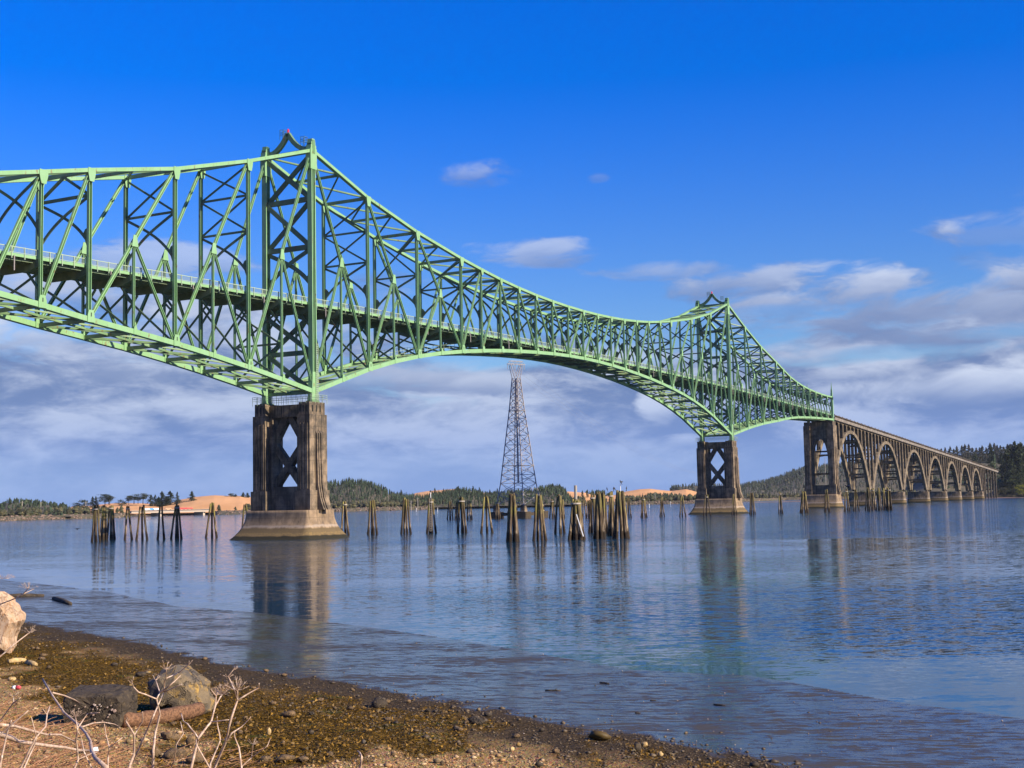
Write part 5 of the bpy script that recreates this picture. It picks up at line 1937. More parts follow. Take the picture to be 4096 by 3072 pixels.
# sandbars
for nm, lst, dep, hh in (('sandbar', [(2965, 1060), (3200, 1070), (3420, 1050), (3640, 1040), (3850, 1040), (4000, 1020), (4150, 1000)], 24, .55), ('sandbar', [(680, 640), (760, 650), (850, 660)], 5, .12)):
    V = []
    for k, (u, D) in enumerate(lst):
        e = 0.15 if k in (0, len(lst) - 1) else 1
        for dd, z in ((0, -.3), (dep * .3 * e, hh * e), (dep * .7 * e, hh * e), (dep * e, -.3)):
            g = gnd(u, D + dd); V.append((g[0], g[1], z))
    F = [(a * 4 + b, a * 4 + 4 + b, a * 4 + 5 + b, a * 4 + 1 + b) for a in range(len(lst) - 1) for b in range(3)]
    tag(link(nm, mesh(nm, V, F, M_bar, True)), kind='structure')

# white road bridge on the left shore
RB = empty('road_bridge', (0, 0, 0))
tag(RB, 'low white girder road bridge crossing an inlet below the dunes', 'bridge')
ra, rb = gnd(520, 880), gnd(835, 905)
dr = (rb - ra) / np.linalg.norm(rb - ra)
nrm = np.array((-dr[1], dr[0], 0))
zt = zof(600, 2047, 885)
M_girder, _, _ = pm('pale_girder', (0.42, 0.34, 0.26), 0.8)
MB().bar(ra + (0, 0, zt), rb + (0, 0, zt), 1.6, 9, (0, 0, 1)).build('girder', M_girder, RB)
MB().bar(ra - nrm * 5 + (0, 0, zt + .95), rb - nrm * 5 + (0, 0, zt + .95), .28, .4, (0, 0, 1)).build('parapet', M_girder, RB)
for t in (.33, .88):
    q = ra + (rb - ra) * t
    MB().box(q[0] - 1, q[0] + 1, q[1] - 4, q[1] + 4, -1, zt - .8).build('bridge_pier', M_girder, RB)


def car(u, D, z, col, label):
    M_c, _, _ = pm('car_paint', col, 0.3)
    c = gnd(u, D, z)
    root = empty('parked_car', tuple(c)); tag(root, label, 'car', 'vehicles on the road by the dunes')
    root.rotation_euler.z = math.atan2(dr[1], dr[0])
    MB().loft([rrect(-2.2, 2.2, -.9, .9, .35, .3), rrect(-2.2, 2.2, -.9, .9, .95, .3), rrect(-1.3, 1.5, -.8, .8, 1.5, .3)]).build('body', M_c, root)
    MB().box(-1.1, 1.3, -.86, -.80, 1.02, 1.35).build('window', M_hole, root)
    for x in (-1.4, 1.4):
        MB().tube([(x, -.93, .35), (x, -.7, .35)], .34, 10).build('wheel', M_hole, root)
        MB().tube([(x, .93, .35), (x, .7, .35)], .34, 10).build('wheel', M_hole, root)


zr_ = zt + .95
for u, col, lb in ((587, (.55, .75, .9), 'pale blue car at the left of the parked vehicles on the road bridge'), (603, (.05, .35, .8), 'bright blue car behind the white bridge rail'), (622, (.8, .85, .9), 'white car right of the blue one'),
                   (672, (.5, .3, .15), 'tan vehicle beyond the middle of the road bridge'), (728, (.6, .05, .04), 'first red car right of the five-pile dolphin'), (742, (.6, .05, .04), 'second red car in the short line'), (758, (.55, .08, .05), 'last red car, nearest to the big dune')):
    car(u, 888 + (u - 600) * .08, zr_ - .1, col, lb)

# utility poles across the water
for u, vt, vb, D, lb in ((89, 2004, 2062, 830, 'wooden utility pole in front of the far left wood'), (163, 2007, 2050, 850, 'wooden utility pole right of the far left wood centre'), (343, 2006, 2052, 900, 'utility pole before the bushy tree at far left'),
                         (1410, 2021, 2035, 990, 'short pale post on the rocky shore behind the first dolphins'), (1644, 2002, 2032, 1010, 'left of two grey poles on the rocky shore'), (1671, 1990, 2034, 1010, 'right of two grey poles on the rocky shore'),
                         (2620, 1972, 2002, 1130, 'pole in front of the trees by the long dune'), (3051, 1962, 1990, 1420, 'left pole at the foot of the forested hillside'), (3181, 1955, 1982, 1420, 'right pole at the foot of the forested hillside'),
                         (3305, 1830, 1935, 1300, 'tall thin mast seen through the gothic arch')):
    root = empty('utility_pole', tuple(gnd(u, D, zof(u, vb, D)))); tag(root, lb, 'utility pole')
    h = (vb - vt) * D / FPX
    MB().tube([(0, 0, -2), (0, 0, h)], [.28, .2], 6).build('pole', M_cap, root)
    if h < 15: MB().bar((-1.2 * RH[0], -1.2 * RH[1], h * .9), (1.2 * RH[0], 1.2 * RH[1], h * .9), .16, .16).build('crossarm', M_cap, root)
# channel markers
for u, v, lb in ((2596, 2030, 'white channel post left of the mid-bay pier'), (2681, 2018, 'short white stake near the mid-bay pier'), (1664, 2047, 'white stake left in the open channel'), (1750, 2046, 'white stake right in the open channel')):
    D = dwl(u, v)
    o = MB().tube([(0, 0, -1), (0, 0, 2.4)], .13, 6).build('channel_marker', M_white, None, loc=tuple(gnd(u, D))); tag(o, lb, 'marker post')

# ------------------------------------------------------------------ foreground beach
PEB = [ico_mesh(0 if k < 0 else 1, 40 + k, .3) for k in range(5)]
_OCT = []
for k in range(6):
    R_ = np.random.RandomState(k)
    v = np.array([(1, 0, 0), (0, 1, 0), (-1, 0, 0), (0, -1, 0), (.1, .1, 1), (0, 0, -1), (.72, .72, .1), (-.72, .7, 0), (-.7, -.72, .1), (.7, -.7, 0)], float) * R_.uniform(.8, 1.15, (10, 1))
    ring = [0, 6, 1, 7, 2, 8, 3, 9]
    f = [(ring[q], ring[(q + 1) % 8], 4) for q in range(8)] + [(ring[(q + 1) % 8], ring[q], 5) for q in range(8)]
    _OCT.append((v, np.array(f)))


def mat_pebble(name, cols, rough=.85):
    m, t, b = pm(name, cols[0], rough, 0, .3)
    info = t.add('ShaderNodeNewGeometry')
    rp = info.outputs['Random Per Island']
    cr = t.add('ShaderNodeValToRGB')
    cr.color_ramp.interpolation = 'LINEAR'
    els = cr.color_ramp.elements
    els[0].position = 0; els[0].color = (*cols[0], 1)
    els[1].position = 1; els[1].color = (*cols[-1], 1)
    for j, c in enumerate(cols[1:-1]):
        e = els.new((j + 1) / (len(cols) - 1)); e.color = (*c, 1)
    t.l.new(rp, cr.inputs[0])
    n = t.noise(info.outputs['Position'], 14, 5, .7)
    c = t.mix(t.ss(n, .4, .7, 0, .5), cr.outputs[0], (.07, .055, .04))
    t.l.new(c, b.inputs['Base Color'])
    return m


M_peb = mat_pebble('dry_pebbles', [(.09, .06, .035), (.34, .21, .09), (.20, .12, .06), (.44, .28, .12), (.30, .14, .05), (.55, .40, .22), (.12, .09, .06)])
M_pebw = mat_pebble('wet_pebbles', [(.035, .026, .016), (.095, .065, .034), (.05, .036, .02), (.13, .09, .045), (.07, .045, .02), (.19, .14, .08)], .6)
M_weed = mat_pebble('rockweed', [(.035, .02, .003), (.22, .115, .008), (.08, .042, .004), (.32, .17, .012), (.05, .035, .006), (.12, .065, .006)], .6)
M_shell = mat_pebble('pale_shells', [(.45, .36, .3), (.32, .22, .17), (.5, .42, .36)])


def screen_scatter(n, v0, v1, fn, size, mat, name, label, cat, base=_OCT, sq=.6, u0=-250, u1=4300, sink=.25):
    u = nr.uniform(u0, u1, n); v = nr.uniform(v0, v1, n)
    r, f, D = ghit(u, v)
    keep = fn(r, f, D) & (D < 150)
    r, f, D = r[keep], f[keep], D[keep]
    z = ground_z(r, f)
    X, Y = world_of(r, f)
    S = size(len(r), D, r, f)
    P_ = np.stack([X, Y, z + S * sink], 1)
    if len(P_) == 0: return
    return scatter_rocks(name, P_, S, mat, sq, 'stuff', label, cat, base)


def dd2(r, f): return shore(r, f)[1]


screen_scatter(46000, 2560, 3250, lambda r, f, D: (dd2(r, f) > 4.6) & (weed_mask(r, f) < .5), lambda n, D, r, f: np.clip(nr.lognormal(-3.75, .52, n), .010, .12), M_peb, 'pebbles', 'dry tan pebbles covering the upper beach', 'pebbles')
screen_scatter(34000, 2460, 3250, lambda r, f, D: (dd2(r, f) > -.55 - 0 * r) & (dd2(r, f) < 5.2), lambda n, D, r, f: np.clip(nr.lognormal(-3.7, .5, n), .012, .13), M_pebw, 'wet_shingle', 'dark wet shingle along the edge of the mud', 'shingle')
screen_scatter(2600, 2440, 3200, lambda r, f, D: (dd2(r, f) < 0.2) & (dd2(r, f) > -3.2) & (nr.rand(len(r)) < np.exp(dd2(r, f) / 1.1)), lambda n, D, r, f: np.clip(nr.lognormal(-3.1, .5, n), .02, .2), M_pebw, 'mud_stones', 'small dark stones scattered over the wet mud', 'stones', sink=.1)
screen_scatter(260, 2350, 3100, lambda r, f, D: (dd2(r, f) < -1) & (shore(r, f)[0] > 1), lambda n, D, r, f: np.clip(nr.lognormal(-3.5, .4, n), .02, .06), M_pebw, 'mud_lumps', 'scattered dark lumps on the tidal flat', 'lumps', sink=.0)
screen_scatter(260, 2400, 3200, lambda r, f, D: (dd2(r, f) < 9), lambda n, D, r, f: nr.uniform(.018, .035, n), M_shell, 'shell_bits', 'tiny pale shell fragments on mud and shingle', 'shells', sink=.4)
# rockweed fronds: small ragged leaves over the mats
u = nr.uniform(-250, 4300, 60000); v = nr.uniform(2540, 3250, 60000)
r, f, D = ghit(u, v)
wm = weed_mask(r, f)
keep = (wm > .35) & (D < 120)
r, f = r[keep], f[keep]
z = ground_z(r, f)
X, Y = world_of(r, f)
n = len(r)
S = nr.uniform(.02, .065, n)
c0 = np.stack([X, Y, z + nr.uniform(0, .06, n)], 1)
d1 = nr.normal(size=(n, 3)); d1[:, 2] *= .5; d1 /= np.linalg.norm(d1, axis=1)[:, None]
d2_ = nr.normal(size=(n, 3)); d2_[:, 2] = np.abs(d2_[:, 2]) * .7; d2_ /= np.linalg.norm(d2_, axis=1)[:, None]
q = np.stack([c0 - d1 * S[:, None], c0 + d2_ * S[:, None], c0 + d1 * S[:, None]], 1).reshape(-1, 3)
tag(link('rockweed', mesh_np('rockweed', q, np.arange(n * 3).reshape(-1, 3), M_weed)), 'golden brown rockweed mats lying on the beach', 'seaweed', kind='stuff')

M_rock = mat_noise('lichened_sandstone', ((0.22, 0.16, 0.085), (0.11, 0.092, 0.07), (0.44, 0.27, 0.07)), 1.1, .9, .7, .06)
M_rock2 = mat_noise('tan_rock', ((0.19, 0.12, 0.055), (0.10, 0.068, 0.038), (0.30, 0.18, 0.075)), 4, .9, .8, .04)
M_rocky = mat_noise('yellow_rock', ((0.50, 0.36, 0.16), (0.34, 0.22, 0.09), (0.6, 0.45, 0.22)), 6, .9, .8, .03)
M_log = mat_noise('wet_brown_bark', ((0.06, 0.028, 0.014), (0.20, 0.10, 0.05), (0.30, 0.17, 0.09)), 3, .9, 1.0, .03, stretch=(6, 1.2, 6))
M_bleach = mat_noise('bleached_driftwood', ((0.46, 0.33, 0.22), (0.40, 0.22, 0.10), (0.28, 0.13, 0.045)), 3.5, .8, .6, .03, .42, .75, stretch=(1.5, 1.5, .5))
M_stalk = mat_noise('dead_stalk', ((0.50, 0.37, 0.27), (0.32, 0.21, 0.14), (0.60, 0.48, 0.38)), 20, .8, .2, .01)


def sized(u0, u1, v0, v1):
    """ground anchor and size in metres of something spanning these pixels, base at v1"""
    g, D = gpt((u0 + u1) / 2, v1)
    return g, D, (u1 - u0) * D / FPX, (v1 - v0) * D / FPX


def rock(u0, u1, v0, v1, label, mat=M_rock2, seed=0, sub=2, amp=.35, tilt=0., group=None):
    g, D, w, h = sized(u0, u1, v0, v1)
    v, f = ico_mesh(sub, seed, amp)
    v = v / np.abs(v).max(0)
    h = max(.12, h - .10 * w)
    q = v * (w / 2, w / 2 * .8, h / 2 * 1.1)
    c, s = math.cos(tilt), math.sin(tilt)
    q = np.stack([q[:, 0] * c - q[:, 2] * s, q[:, 1], q[:, 0] * s + q[:, 2] * c], 1)
    P3 = q[:, 0:1] * np.array([*RH, 0]) + q[:, 1:2] * np.array([*FH, 0]) + q[:, 2:3] * np.array([0, 0, 1.])
    o = link('rock', mesh_np('rock', P3, f, mat), None, tuple(g + np.array((FH[0] * w * .35, FH[1] * w * .35, h * .40))))
    tag(o, label, 'rock', group)
    return o


def cracks(m, sc_=1.6, k=.8, bd=.10, gk=.4):
    t = NT(m.node_tree); b = m.node_tree.nodes['Principled BSDF']
    lk = b.inputs['Base Color'].links[0].from_socket
    p = pos(t)
    wp = t.add('ShaderNodeVectorMath', operation='ADD'); t.l.new(p, wp.inputs[0])
    t.l.new(t.scale(t.noise(p, 2.2, 4, .6, 0, 1), (1.3, 1.3, 1.3)), wp.inputs[1])
    v = t.add('ShaderNodeTexVoronoi', feature='DISTANCE_TO_EDGE'); v.inputs['Scale'].default_value = sc_
    t.l.new(wp.outputs[0], v.inputs['Vector'])
    e = t.ss(v.outputs['Distance'], 0.0, 0.045)
    g = t.noise(p, 18, 6, .75)
    c = t.mix(t.ss(g, .4, .62, 0, gk), lk, (.05, .04, .03))
    c = t.mix(t.m('MULTIPLY', t.m('SUBTRACT', 1.0, e), k), c, (.012, .010, .008))
    t.l.new(c, b.inputs['Base Color'])
    for l_ in list(b.inputs['Normal'].links): m.node_tree.links.remove(l_)
    bump(t, b, t.m('ADD', e, t.m('MULTIPLY', g, .9)), 1.0, bd)


cracks(M_rock, .8, .35, .045, .38); cracks(M_block, 1.0, .35, .03, .4); cracks(M_rock2, 4.0, .35, .02, .3); cracks(M_bleach, .7, .3, .02, .12)
# the big tilted boulder
g, D = gpt(715, 2852)
sc = D / FPX
prof = [(-133, 60), (-128, 108), (-92, 150), (-18, 176), (14, 165), (45, 140), (88, 112), (102, 96), (108, 60), (125, 22), (118, -10), (88, -38), (60, -45), (20, -40), (-20, -20), (-35, 10), (-60, 20), (-110, 0), (-130, 25)]
rings = []
for t, k in ((-.50, .55), (-.36, .82), (-.12, .97), (.15, 1.0), (.38, .86), (.5, .6)):
    cx, cy = -5 - 26 * t, 62 + 30 * t
    ring = []
    for j, (a, b) in enumerate(prof):
        kk = k * (1 + .05 * math.sin(j * 2.7 + t * 9))
        aa, bb = cx + (a - cx) * kk, cy + (b - cy) * kk
        q = np.array([*RH, 0]) * aa * sc + np.array([0, 0, 1.]) * (bb * sc * .97 + .10) + np.array([*FH, 0]) * t * 1.5
        ring.append(tuple(q))
    rings.append(ring)
mbb = MB().loft(rings)
bo = mbb.build('boulder', M_rock)
bo.location = tuple(g + np.array((FH[0] * .4, FH[1] * .4, .05)))
tag(bo, 'big tilted yellow-grey boulder with a dark hollow underneath', 'boulder')
# split sandstone facets with some unevenness
sub = bo.modifiers.new('sub', 'SUBSURF'); sub.subdivision_type = 'SIMPLE'; sub.levels = 3; sub.render_levels = 3
tx = bpy.data.textures.new('chips', 'VORONOI'); tx.noise_scale = .42
dm = bo.modifiers.new('chips', 'DISPLACE'); dm.texture = tx; dm.strength = .10; dm.mid_level = .45
# square dark block in front of it
g, D = gpt(361, 2905)
sc = D / FPX
bl = empty('stone_block', tuple(g))
tag(bl, 'squared dark stone block dotted with white barnacles, left of the boulder', 'stone block')
E_ = [(-118, 122), (-105, 158), (60, 158), (112, 150), (128, 118), (128, 20), (112, -10), (60, -18), (-110, -5)]
rings = []
for t in (0, .12, .55, .95, 1.05):
    k = 1 if 0 < t < 1 else .93
    rings.append([tuple(np.array([*RH, 0]) * (a * k + 18 * t) * sc + np.array([0, 0, 1.]) * (b * (.80 + .14 * t) * k) * sc + np.array([*FH, 0]) * t * .95) for a, b in E_])
bb_ = MB().loft(rings).build('block', M_block, bl)
sub = bb_.modifiers.new('sub', 'SUBSURF'); sub.subdivision_type = 'SIMPLE'; sub.levels = 3; sub.render_levels = 3
tx2 = bpy.data.textures.new('wear', 'CLOUDS'); tx2.noise_scale = .25
dm = bb_.modifiers.new('wear', 'DISPLACE'); dm.texture = tx2; dm.strength = .09
mb = MB()
for a, b, s_ in ((-20, 100, 3), (15, 112, 4), (20, 108, 5), (28, 100, 4), (38, 110, 4), (44, 102, 3), (12, 88, 3), (30, 90, 3), (5, 70, 4), (14, 60, 5), (40, 84, 3), (70, 96, 4), (88, 84, 6), (99, 78, 9), (78, 60, 4), (72, 48, 4), (-45, 92, 3), (-70, 80, 3), (-60, 108, 3), (84, 104, 3), (20, 40, 3), (50, 30, 3)):
    p0 = np.array([*RH, 0]) * a * sc + np.array([0, 0, 1.]) * b * .80 * sc - np.array([*FH, 0]) * .0
    mb.tube([p0 - np.array([*FH, 0]) * .055, p0 + np.array([*FH, 0]) * .03], s_ * sc * .7, 6)
o = mb.build('barnacles', M_shell, bl); o['kind'] = 'stuff'
# log wedged between them
g1, D1 = gpt(486, 2905); g2, D2 = gpt(800, 2868)
pts = []
for k in range(13):
    t = k / 12
    p = g1 + (g2 - g1) * t
    pts.append(p + np.array((0, 0, .15 + .10 * t ** 2 + .015 * math.sin(k * 1.7))) - np.array([*FH, 0]) * (.15 * math.sin(t * 3)))
lg = empty('driftwood_log', tuple(g1)); tag(lg, 'short reddish bark-covered log lying between the block and the boulder', 'log')
MB().tube([p - g1 for p in pts], [.19 * (1 + .08 * math.sin(k * 2.1)) for k in range(13)], 12).build('trunk', M_log, lg, True)
e_ = pts[-1] - g1; ax = (pts[-1] - pts[-2]); ax /= np.linalg.norm(ax)
MB().tube([e_ + ax * .002, e_ + ax * .02], [.18, .17], 12).build('cut_end', M_bleach, lg)
RK = [((628, 722, 2918, 2966), 'flat brown rock between two white stems below the boulder', M_rock2), ((735, 780, 2925, 2992), 'upright tan rock right of the flat one below the boulder', M_rock2),
      ((642, 742, 2985, 3040), 'broad lit rock with a dark gap on its left near the bottom', M_rock2), ((596, 642, 2985, 3028), 'rounded rock just left of the broad lit one', M_rock2),
      ((738, 818, 3002, 3056), 'low brown rock behind the forked stem at the bottom', M_rock2), ((615, 667, 2814, 2848), 'pale yellow stone tucked left under the big boulder', M_rocky),
      ((650, 698, 2836, 2856), 'small yellow stone touching the log under the boulder', M_rocky), ((478, 545, 2800, 2850), 'dark slanted slab between block and boulder', M_block),
      ((1066, 1084, 2900, 2934), 'small bright orange-white stone alone on the weed', M_rocky), ((1122, 1180, 2834, 2866), 'pale flat-topped rock with green growth on the weed', M_rock2),
      ((1085, 1180, 3008, 3050), 'wide light rock in front of the pebble bank at bottom centre', M_rock2), ((1030, 1085, 3010, 3040), 'grey rock left of the wide light one at bottom centre', M_rock2),
      ((1182, 1235, 3018, 3050), 'small tan rock right of the wide light one', M_rock2), ((1868, 1945, 2860, 2902), 'dark weed-covered rock on the shingle right of centre', M_block),
      ((1852, 1872, 2862, 2884), 'round tan stone leaning on the dark weed-covered rock', M_rock2), ((1853, 1876, 2884, 2902), 'greenish cobble below the round tan stone', M_rock2),
      ((2345, 2450, 2912, 2965), 'weed-draped mound of rock at the mud edge', M_weed), ((2538, 2568, 2970, 3008), 'dark pointed stone near the mud edge', M_block),
      ((2566, 2592, 2968, 2988), 'bright orange stone beside the dark pointed one', M_rocky), ((2138, 2175, 3045, 3072), 'mossy green cobble at the bottom edge', M_block),
      ((2035, 2058, 2990, 3003), 'flat orange-tan pebble on the dry shingle', M_rocky), ((2630, 2655, 3012, 3030), 'pale rose stone near the bottom right of the beach', M_rocky),
      ((540, 582, 2678, 2702), 'rounded green mossy cobble left of the big boulder', M_block), ((1120, 1148, 2690, 2706), 'first of a pair of brown stones by the mud', M_rock2), ((1050, 1076, 2672, 2688), 'tan stone by the mud above the umbels', M_rock2),
      ((1398, 1420, 2752, 2766), 'tan stone half way along the shingle edge', M_rock2), ((1482, 1550, 2780, 2832), 'small heap of weed-covered stones at the shingle edge', M_block), ((3000, 3040, 3040, 3064), 'weed-covered stone where the beach ends at the right', M_block),
      ((1625, 1645, 2800, 2814), 'tan stone right of the weed-covered heap', M_rock2), ((25, 62, 2700, 2722), 'yellow-brown rock at the left edge near the litter', M_rocky), ((376, 402, 2736, 2756), 'grey stone behind the dark block', M_rock2)]
for k, (b_, lb, mt) in enumerate(RK):
    rock(*b_, lb, mt, seed=60 + k, tilt=rnd.uniform(-.25, .25))
PC, SZ = [], []
for k in range(110):
    u, v = nr.uniform(0, 3000), nr.uniform(2600, 3072)
    r, f, D = ghit(u, v)
    if dd2(r, f)[0] < -.2 or dd2(r, f)[0] > 26: continue
    g, D = gpt(u, v)
    w = nr.uniform(8, 19)
    rock(u - w, u + w, v - w * .9, v, 'loose brown cobble lying on the shingle beach', (M_rock2, M_rock2, M_block, M_rock2)[nr.randint(0, 4)] if k % 5 else M_rock, seed=200 + k % 40, sub=1, group='loose cobbles on the beach')

# bleached root wad at the left edge
g, D = gpt(30, 2618)
sc = D / FPX
out = [(-150, 20), (-170, 140), (-90, 246), (-26, 244), (5, 222), (30, 190), (55, 150), (57, 128), (40, 100), (22, 60), (18, 20), (10, -2), (-30, -8), (-70, 4), (-110, -6)]
rings = []
for t, k in ((-.5, .7), (-.25, .95), (0, 1), (.3, .95), (.5, .7)):
    rings.append([tuple(np.array([*RH, 0]) * (-20 + (a + 20) * k * (1 + .03 * math.sin(j * 3 + t * 7))) * sc + np.array([0, 0, 1.]) * (100 + (b - 100) * k) * sc + np.array([*FH, 0]) * t * 1.5) for j, (a, b) in enumerate(out)])
rw = MB().loft(rings).build('driftwood_stump', M_bleach)
rw.location = tuple(g)
tag(rw, 'huge sun-bleached driftwood stump at the left edge of the beach', 'driftwood')
sub = rw.modifiers.new('sub', 'SUBSURF'); sub.levels = 3; sub.render_levels = 3; sub.subdivision_type = 'SIMPLE'
tx3 = bpy.data.textures.new('grain', 'WOOD'); tx3.wood_type = 'BANDNOISE'; tx3.noise_scale = .5; tx3.turbulence = 9
dm = rw.modifiers.new('grain', 'DISPLACE'); dm.texture = tx3; dm.strength = .05


def drift(u0, v0, u1, v1, rad, label, mat=M_log, name='driftwood_stick'):
    a, _ = gpt(u0, v0); b, _ = gpt(u1, v1)
    m_ = (a + b) / 2
    pts = [a - m_ + (0, 0, rad * .35), (a - m_) * .3 + (0, 0, rad * .55), (b - m_) * .4 + (0, 0, rad * .4), b - m_ + (0, 0, rad * .3)]
    o = MB().tube(pts, [rad * .9, rad, rad, rad * .7], 8).build(name, mat, None, True, tuple(m_))
    tag(o, label, 'driftwood')


drift(215, 2398, 282, 2418, .17, 'short dark log lying on the mud flat at left', M_block)
drift(20, 2388, 176, 2385, .16, 'long weedy log at the far edge of the mud flat at left', M_block)
drift(34, 2655, 102, 2652, .10, 'pale stick on the beach right of the bleached stump', M_rocky)
drift(108, 2660, 144, 2668, .10, 'shorter pale stick end to end with the first', M_rocky)
drift(490, 2764, 532, 2765, .035, 'thin bright stick behind the stone block', M_rocky)
drift(2180, 2762, 2243, 2764, .025, 'thin straight dark stick on the mud flat centre', M_block)
drift(2400, 2733, 2436, 2737, .035, 'small dark driftwood piece right of the straight stick', M_block)
drift(2855, 2820, 2902, 2824, .03, 'dark driftwood piece alone on the right part of the mud', M_block)
drift(2540, 2852, 2562, 2853, .025, 'tiny dark driftwood piece near the shingle point', M_block)
drift(2625, 2658, 2643, 2659, .03, 'dark lump of wood right on the water edge', M_block)
drift(2600, 2802, 2625, 2802, .02, 'small dark chip of wood on the mid mud flat', M_block)
# drinks can
M_can, _, _ = pm('faded_red_print', (0.55, 0.06, 0.07), 0.45)
g, D = gpt(66, 2762)
cn = empty('drinks_can', tuple(g + (0, 0, .06))); tag(cn, 'crushed red and white drinks can lying on the pebbles at left', 'can')
a_ = np.array([*RH, 0])
MB().tube([-a_ * .12, -a_ * .02], [.055, .065], 10).build('can_end', M_white, cn, True)
MB().tube([-a_ * .018, a_ * .10, a_ * .13], [.065, .055, .04], 10).build('can_body', M_can, cn, True)
g, D = gpt(378, 3012)
rock(362, 392, 2988, 3018, 'small white lump lying at the end of the fallen branch', M_white, seed=9)

# dead umbel stalks on the bank by the camera
def pt4(X, Y): return 500 + X * .2845, 2600 + Y * .2845
def pt5(X, Y): return X * .2845, 2600 + Y * .2845


def stalk(strokes, D0, rad, label, conv=pt4, umb=(), wob=.25, name='dead_plant'):
    rad *= .43
    base = None
    u, v = conv(*strokes[0][0])
    gg = gnd(u, D0, 0)
    rr, ff = rf_of(gg)
    gz = float(ground_z(rr, ff))
    root = empty(name, (gg[0], gg[1], gz)); tag(root, label, 'dead plant')
    O = np.array((gg[0], gg[1], gz))
    R = random.Random(int(u))
    dep = {}
    for k, st in enumerate(strokes):
        pts = []
        for j, q in enumerate(st):
            if q not in dep:
                prev = dep[st[j - 1]] if j else D0
                dep[q] = prev + R.uniform(-wob, wob) * .35
            pts.append(at(*conv(*q), dep[q]))
        r0 = rad if k == 0 else rad * .62
        rads = [r0 * (1 - .45 * j / max(len(pts) - 1, 1)) for j in range(len(pts))]
        if k == 0:
            pts = [np.array((pts[0][0], pts[0][1], gz - .05)) * .0 + np.array((O[0], O[1], gz - .08))] + pts
            rads = [rad * 1.1] + rads
        # subdivide with slight wobble so that stems are not ruler straight
        P2, R2 = [pts[0]], [rads[0]]
        for a, b, ra_, rb_ in zip(pts[:-1], pts[1:], rads[:-1], rads[1:]):
            L_ = np.linalg.norm(b - a)
            for s_ in (1 / 3, 2 / 3):
                P2.append(a + (b - a) * s_ + np.array([R.gauss(0, .006) * L_ for _ in range(3)])); R2.append((ra_ + (rb_ - ra_) * s_) * (1.12 if R.random() < .3 else 1))
            P2.append(b); R2.append(rb_ * 1.15)
        MB().tube([p - O for p in P2], R2, 7).build('stem', M_stalk, root, True)
    for (X, Y, w, n_, up) in umb:
        c = at(*conv(X, Y), dep.get((X, Y), D0))
        mb = MB()
        for j in range(n_):
            a = R.uniform(0, 6.28); el = R.uniform(.15, 1.2)
            l = w * .2845 * D0 / FPX * R.uniform(.6, 1.1)
            d = np.array([*RH, 0]) * math.cos(a) * math.cos(el) + np.array([*FH, 0]) * math.sin(a) * math.cos(el) * .8 + np.array((0, 0, 1.)) * math.sin(el) * up
            e = c + d * l
            mb.tube([c - O, (c + e) / 2 - O + (0, 0, -.004), e - O], [rad * .2, rad * .15, rad * .12], 4)
            for q in range(4):
                a2 = R.uniform(0, 6.28)
                d3 = d * .8 + np.array([*RH, 0]) * math.cos(a2) * .55 + np.array((0, 0, 1.)) * math.sin(a2) * .55
                mb.tube([e - O, e + d3 * l * .28 - O], [rad * .11, rad * .08], 4)
        o = mb.build('umbel', M_stalk, root); o['kind'] = 'stuff'
    return root


stalk([[(390, 1659), (400, 1400), (430, 1150), (490, 900), (445, 690)], [(445, 690), (300, 630), (185, 590), (120, 520), (95, 460)], [(445, 690), (490, 600), (430, 420)], [(490, 600), (640, 490), (780, 360)]], 5.6, .0125, 'thick dead stalk forking in front of the big boulder', umb=[(430, 420, 90, 8, .9), (95, 460, 70, 6, 1)])
stalk([[(70, 1659), (200, 1390), (310, 1130), (400, 930), (470, 760), (550, 590)], [(550, 590), (800, 480)], [(550, 590), (555, 440), (580, 400), (580, 270)], [(580, 400), (770, 310), (900, 200)]], 5.9, .011, 'slanting dead stalk crossing the boulder from lower left', umb=[(580, 270, 110, 9, 1), (900, 200, 60, 6, 1)])
stalk([[(60, 1659), (130, 1480), (130, 1200), (245, 1010), (245, 870)], [(130, 1200), (10, 1010)]], 5.2, .008, 'small forked dead stalk in front of the log')
stalk([[(930, 1659), (1020, 1290), (1030, 1240), (1210, 1010), (1270, 780), (1370, 620)], [(1030, 1240), (880, 1040), (820, 1000), (790, 890)], [(1270, 780), (1280, 650), (1310, 570)], [(1210, 1010), (1460, 980)], [(1280, 650), (1210, 560)]], 5.4, .0125, 'dead stalk with a dense round umbel, right of the boulder', umb=[(1370, 620, 150, 34, .9), (1310, 570, 60, 6, 1)])
stalk([[(1260, 1659), (1410, 1310), (1490, 980), (1580, 710), (1580, 560)], [(1580, 710), (1880, 530), (1885, 470)], [(1580, 710), (1540, 560), (1450, 370), (1530, 270)], [(1410, 1310), (1500, 1170), (1640, 1080), (1770, 940)]], 5.7, .013, 'tallest dead stalk with a spiky umbel and a long arm to the right', umb=[(1580, 560, 170, 22, .8), (1530, 270, 50, 5, 1), (1450, 370, 60, 5, 1)])
stalk([[(1200, 1600), (1340, 1270), (1290, 1010), (1295, 940)], [(1340, 1270), (1500, 1230)]], 6.0, .009, 'thin dead stalk crossing behind the tallest one')
stalk([[(1640, 1659), (1600, 1370), (1540, 1220), (1540, 1150)]], 5.0, .008, 'plain short dead stalk at the right of the group')
stalk([[(1600, 1700), (1640, 1640), (1780, 1510), (1800, 1320)], [(1780, 1510), (2000, 1350), (2045, 1240)]], 5.3, .008, 'low dead stalk with a tiny umbel at the right of the group', umb=[(1800, 1320, 90, 12, .9)])
stalk([[(640, 1659), (690, 1580), (720, 1330), (820, 1180), (780, 1010)], [(690, 1580), (830, 1520)]], 6.2, .007, 'thin crooked dead stalk between the thick ones')
